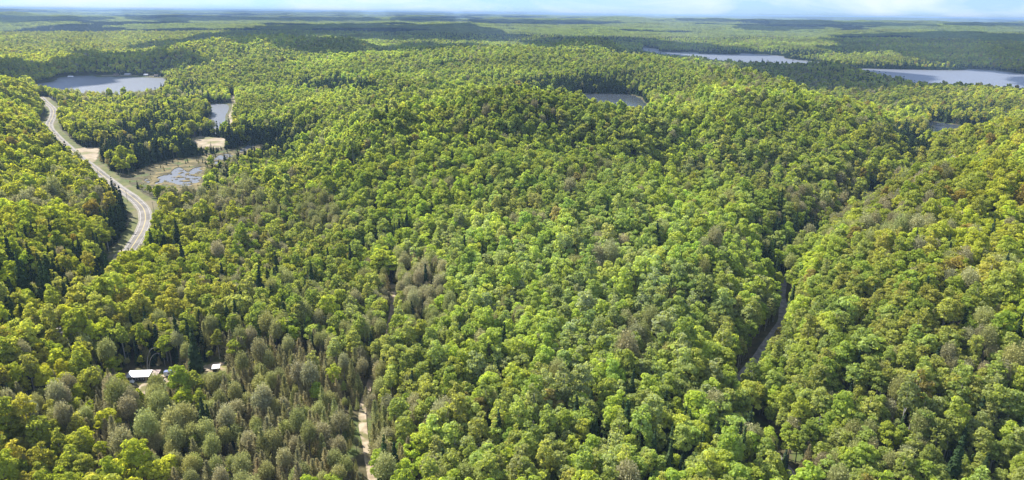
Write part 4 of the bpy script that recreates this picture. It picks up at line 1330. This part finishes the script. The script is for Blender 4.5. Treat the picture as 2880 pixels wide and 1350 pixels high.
# ------------------------------------------------------------------ clouds that shade the far hills
M_CLOUD = flat_mat('cloud_white', (0.8, 0.8, 0.82), 1.0)
CZ = 1500.0
def seen(x, y):
    """the point of the canopy met by the sight line through (x, y)"""
    d = ray(x, y)
    hd = math.hypot(d[0], d[1])
    a = math.atan2(d[0], d[1])
    k = int(np.argmin(np.abs(ang - a)))
    zz = H + d[2] / hd * rings
    col_ = GZ[:, k] + 13.0
    hit = np.nonzero((col_ >= zz) & (rings > 150))[0]
    r = rings[hit[0]] if len(hit) else 45000.0
    return np.array([math.sin(a), math.cos(a)]) * r, float(GZ[min(hit[0], nr - 1), k]) if len(hit) else 50.0
def cloud(spec, seed):
    """a cumulus whose shadow covers the ground seen between rows top and bottom at each column: (x, top, bottom)"""
    r_ = np.random.default_rng(seed)
    xs = np.linspace(spec[0][0], spec[-1][0], 26)
    tp = np.interp(xs, [q[0] for q in spec], [q[1] for q in spec])
    bt = np.interp(xs, [q[0] for q in spec], [q[2] for q in spec])
    near, farr, zs = [], [], []
    for x, a, b in zip(xs, tp, bt):
        if b - a < .8: b = a + .8
        p, z1 = seen(x, b); q, z2 = seen(x, a)
        zs.append((z1 + z2) / 2)
        near.append(p); farr.append(q)
    near, farr = np.array(near), np.array(farr)
    off = SUN[:2] / SUN[2] * (CZ - np.mean(zs))
    m = 14
    n = len(xs)
    V_ = []
    for sgn in (-1, 1):
        for i in range(n):
            for j in range(m + 1):
                t = j / m
                p = near[i] * (1 - t) + farr[i] * t
                L0 = np.linalg.norm(farr[i] - near[i])
                e = min(1.0, 4 * t * (1 - t) * 1.6) * min(1.0, 8 * min(i, n - 1 - i) / n)
                w_ = (fbm(np.array([p[0] / 260]), np.array([p[1] / 260]), seed, 4)[0] - .5)
                w2 = (fbm(np.array([p[0] / 260 + 9]), np.array([p[1] / 260]), seed + 3, 4)[0] - .5)
                p = p + np.array([w_, w2]) * min(220, L0 * .5)
                th_ = 260 * e ** .5 * (.55 + w2 + w_)
                V_.append((p[0] + off[0], p[1] + off[1], CZ + (max(th_, 4) if sgn > 0 else -20 * e)))
    V_ = np.array(V_)
    q = n * (m + 1)
    F_ = []
    for i in range(n - 1):
        for j in range(m):
            a = i * (m + 1) + j
            F_.append((a, a + 1, a + m + 2, a + m + 1)); F_.append((q + a, q + a + m + 1, q + a + m + 2, q + a + 1))
    for j in range(m):
        a = j; F_.append((a, q + a, q + a + 1, a + 1))
        a = (n - 1) * (m + 1) + j; F_.append((a, a + 1, q + a + 1, q + a))
    for i in range(n - 1):
        a = i * (m + 1); b = a + m + 1; F_.append((a, b, q + b, q + a))
        a += m; b += m; F_.append((a, q + a, q + b, b))
    link('cloud', mesh_of('cloud', V_, F_, (M_CLOUD,), smooth=True), kind='structure', label='fair weather cloud shading the wooded hills')
CL = [
 [(-60, 148, 200), (0, 147, 202), (60, 152, 206), (100, 165, 214), (140, 170, 205), (200, 172, 190), (260, 176, 186)],
 [(110, 160, 172), (160, 146, 168), (250, 131, 166), (310, 134, 168), (360, 146, 166), (440, 142, 152), (500, 138, 146)],
 [(330, 118, 128), (400, 106, 122), (480, 98, 112), (560, 78, 94), (640, 68, 94), (760, 62, 90), (900, 60, 100), (1000, 64, 104), (1150, 60, 104), (1240, 72, 108), (1300, 92, 106)],
 [(560, 98, 104), (640, 92, 112), (720, 92, 116), (800, 96, 118), (860, 102, 116), (900, 106, 112)],
 [(700, 106, 120), (780, 110, 132), (850, 112, 130), (900, 116, 126)],
 [(930, 116, 130), (1020, 110, 132), (1120, 112, 128), (1190, 118, 124)],
 [(1330, 106, 116), (1400, 97, 124), (1480, 93, 128), (1560, 102, 130), (1650, 114, 134)],
 [(1500, 94, 106), (1600, 96, 120), (1700, 104, 130), (1780, 112, 132), (1860, 122, 132)],
 [(1760, 148, 152), (1860, 153, 172), (1950, 164, 200), (2050, 162, 222), (2130, 164, 226), (2220, 184, 218), (2300, 212, 220)],
 [(2090, 90, 108), (2180, 86, 128), (2280, 82, 140), (2400, 80, 168), (2500, 84, 178), (2640, 88, 182)],
 [(2060, 118, 124), (2140, 120, 132), (2220, 124, 134)],
 [(2530, 186, 224), (2560, 184, 230), (2640, 184, 236)],
 [(-80, 40, 56), (60, 41, 58), (200, 42, 54), (300, 46, 50)],
 [(320, 41, 52), (450, 40, 54), (600, 42, 52), (760, 46, 52)],
 [(700, 44, 52), (860, 44, 54), (960, 46, 52)],
 [(980, 44, 52), (1060, 44, 56), (1150, 46, 52)],
 [(1180, 50, 58), (1300, 49, 62), (1420, 52, 62), (1560, 54, 58)],
 [(1840, 62, 74), (1950, 62, 80), (2060, 68, 76)],
 [(1900, 54, 60), (2050, 55, 66), (2200, 58, 66), (2350, 62, 66)],
 [(2380, 57, 64), (2500, 58, 68), (2640, 60, 70)],
 [(1700, 48, 53), (1900, 50, 56), (2100, 52, 55)],
]
for i, q in enumerate(CL):
    cloud(q, 60 + i)

# ------------------------------------------------------------------ air
hb = MB()
hb.box((0, 0, 78), (130000, 130000, 176))
hm, N, L = new_mat('air')
out = N('ShaderNodeOutputMaterial'); pv = N('ShaderNodeVolumePrincipled')
pv.inputs['Density'].default_value = 6.5e-5
pv.inputs['Color'].default_value = (0.46, 0.69, 1.0, 1)
L(pv.outputs['Volume'], out.inputs['Volume'])
link('haze', hb.mesh('haze', hm), kind='stuff', label='thin blue summer haze over the hills')
print('trees', len(A0['X']), len(A1['X']), len(A2['X']), 'single', int(single.sum()), 'ground min', float(GZ.min()), 'max', float(GZ.max()))
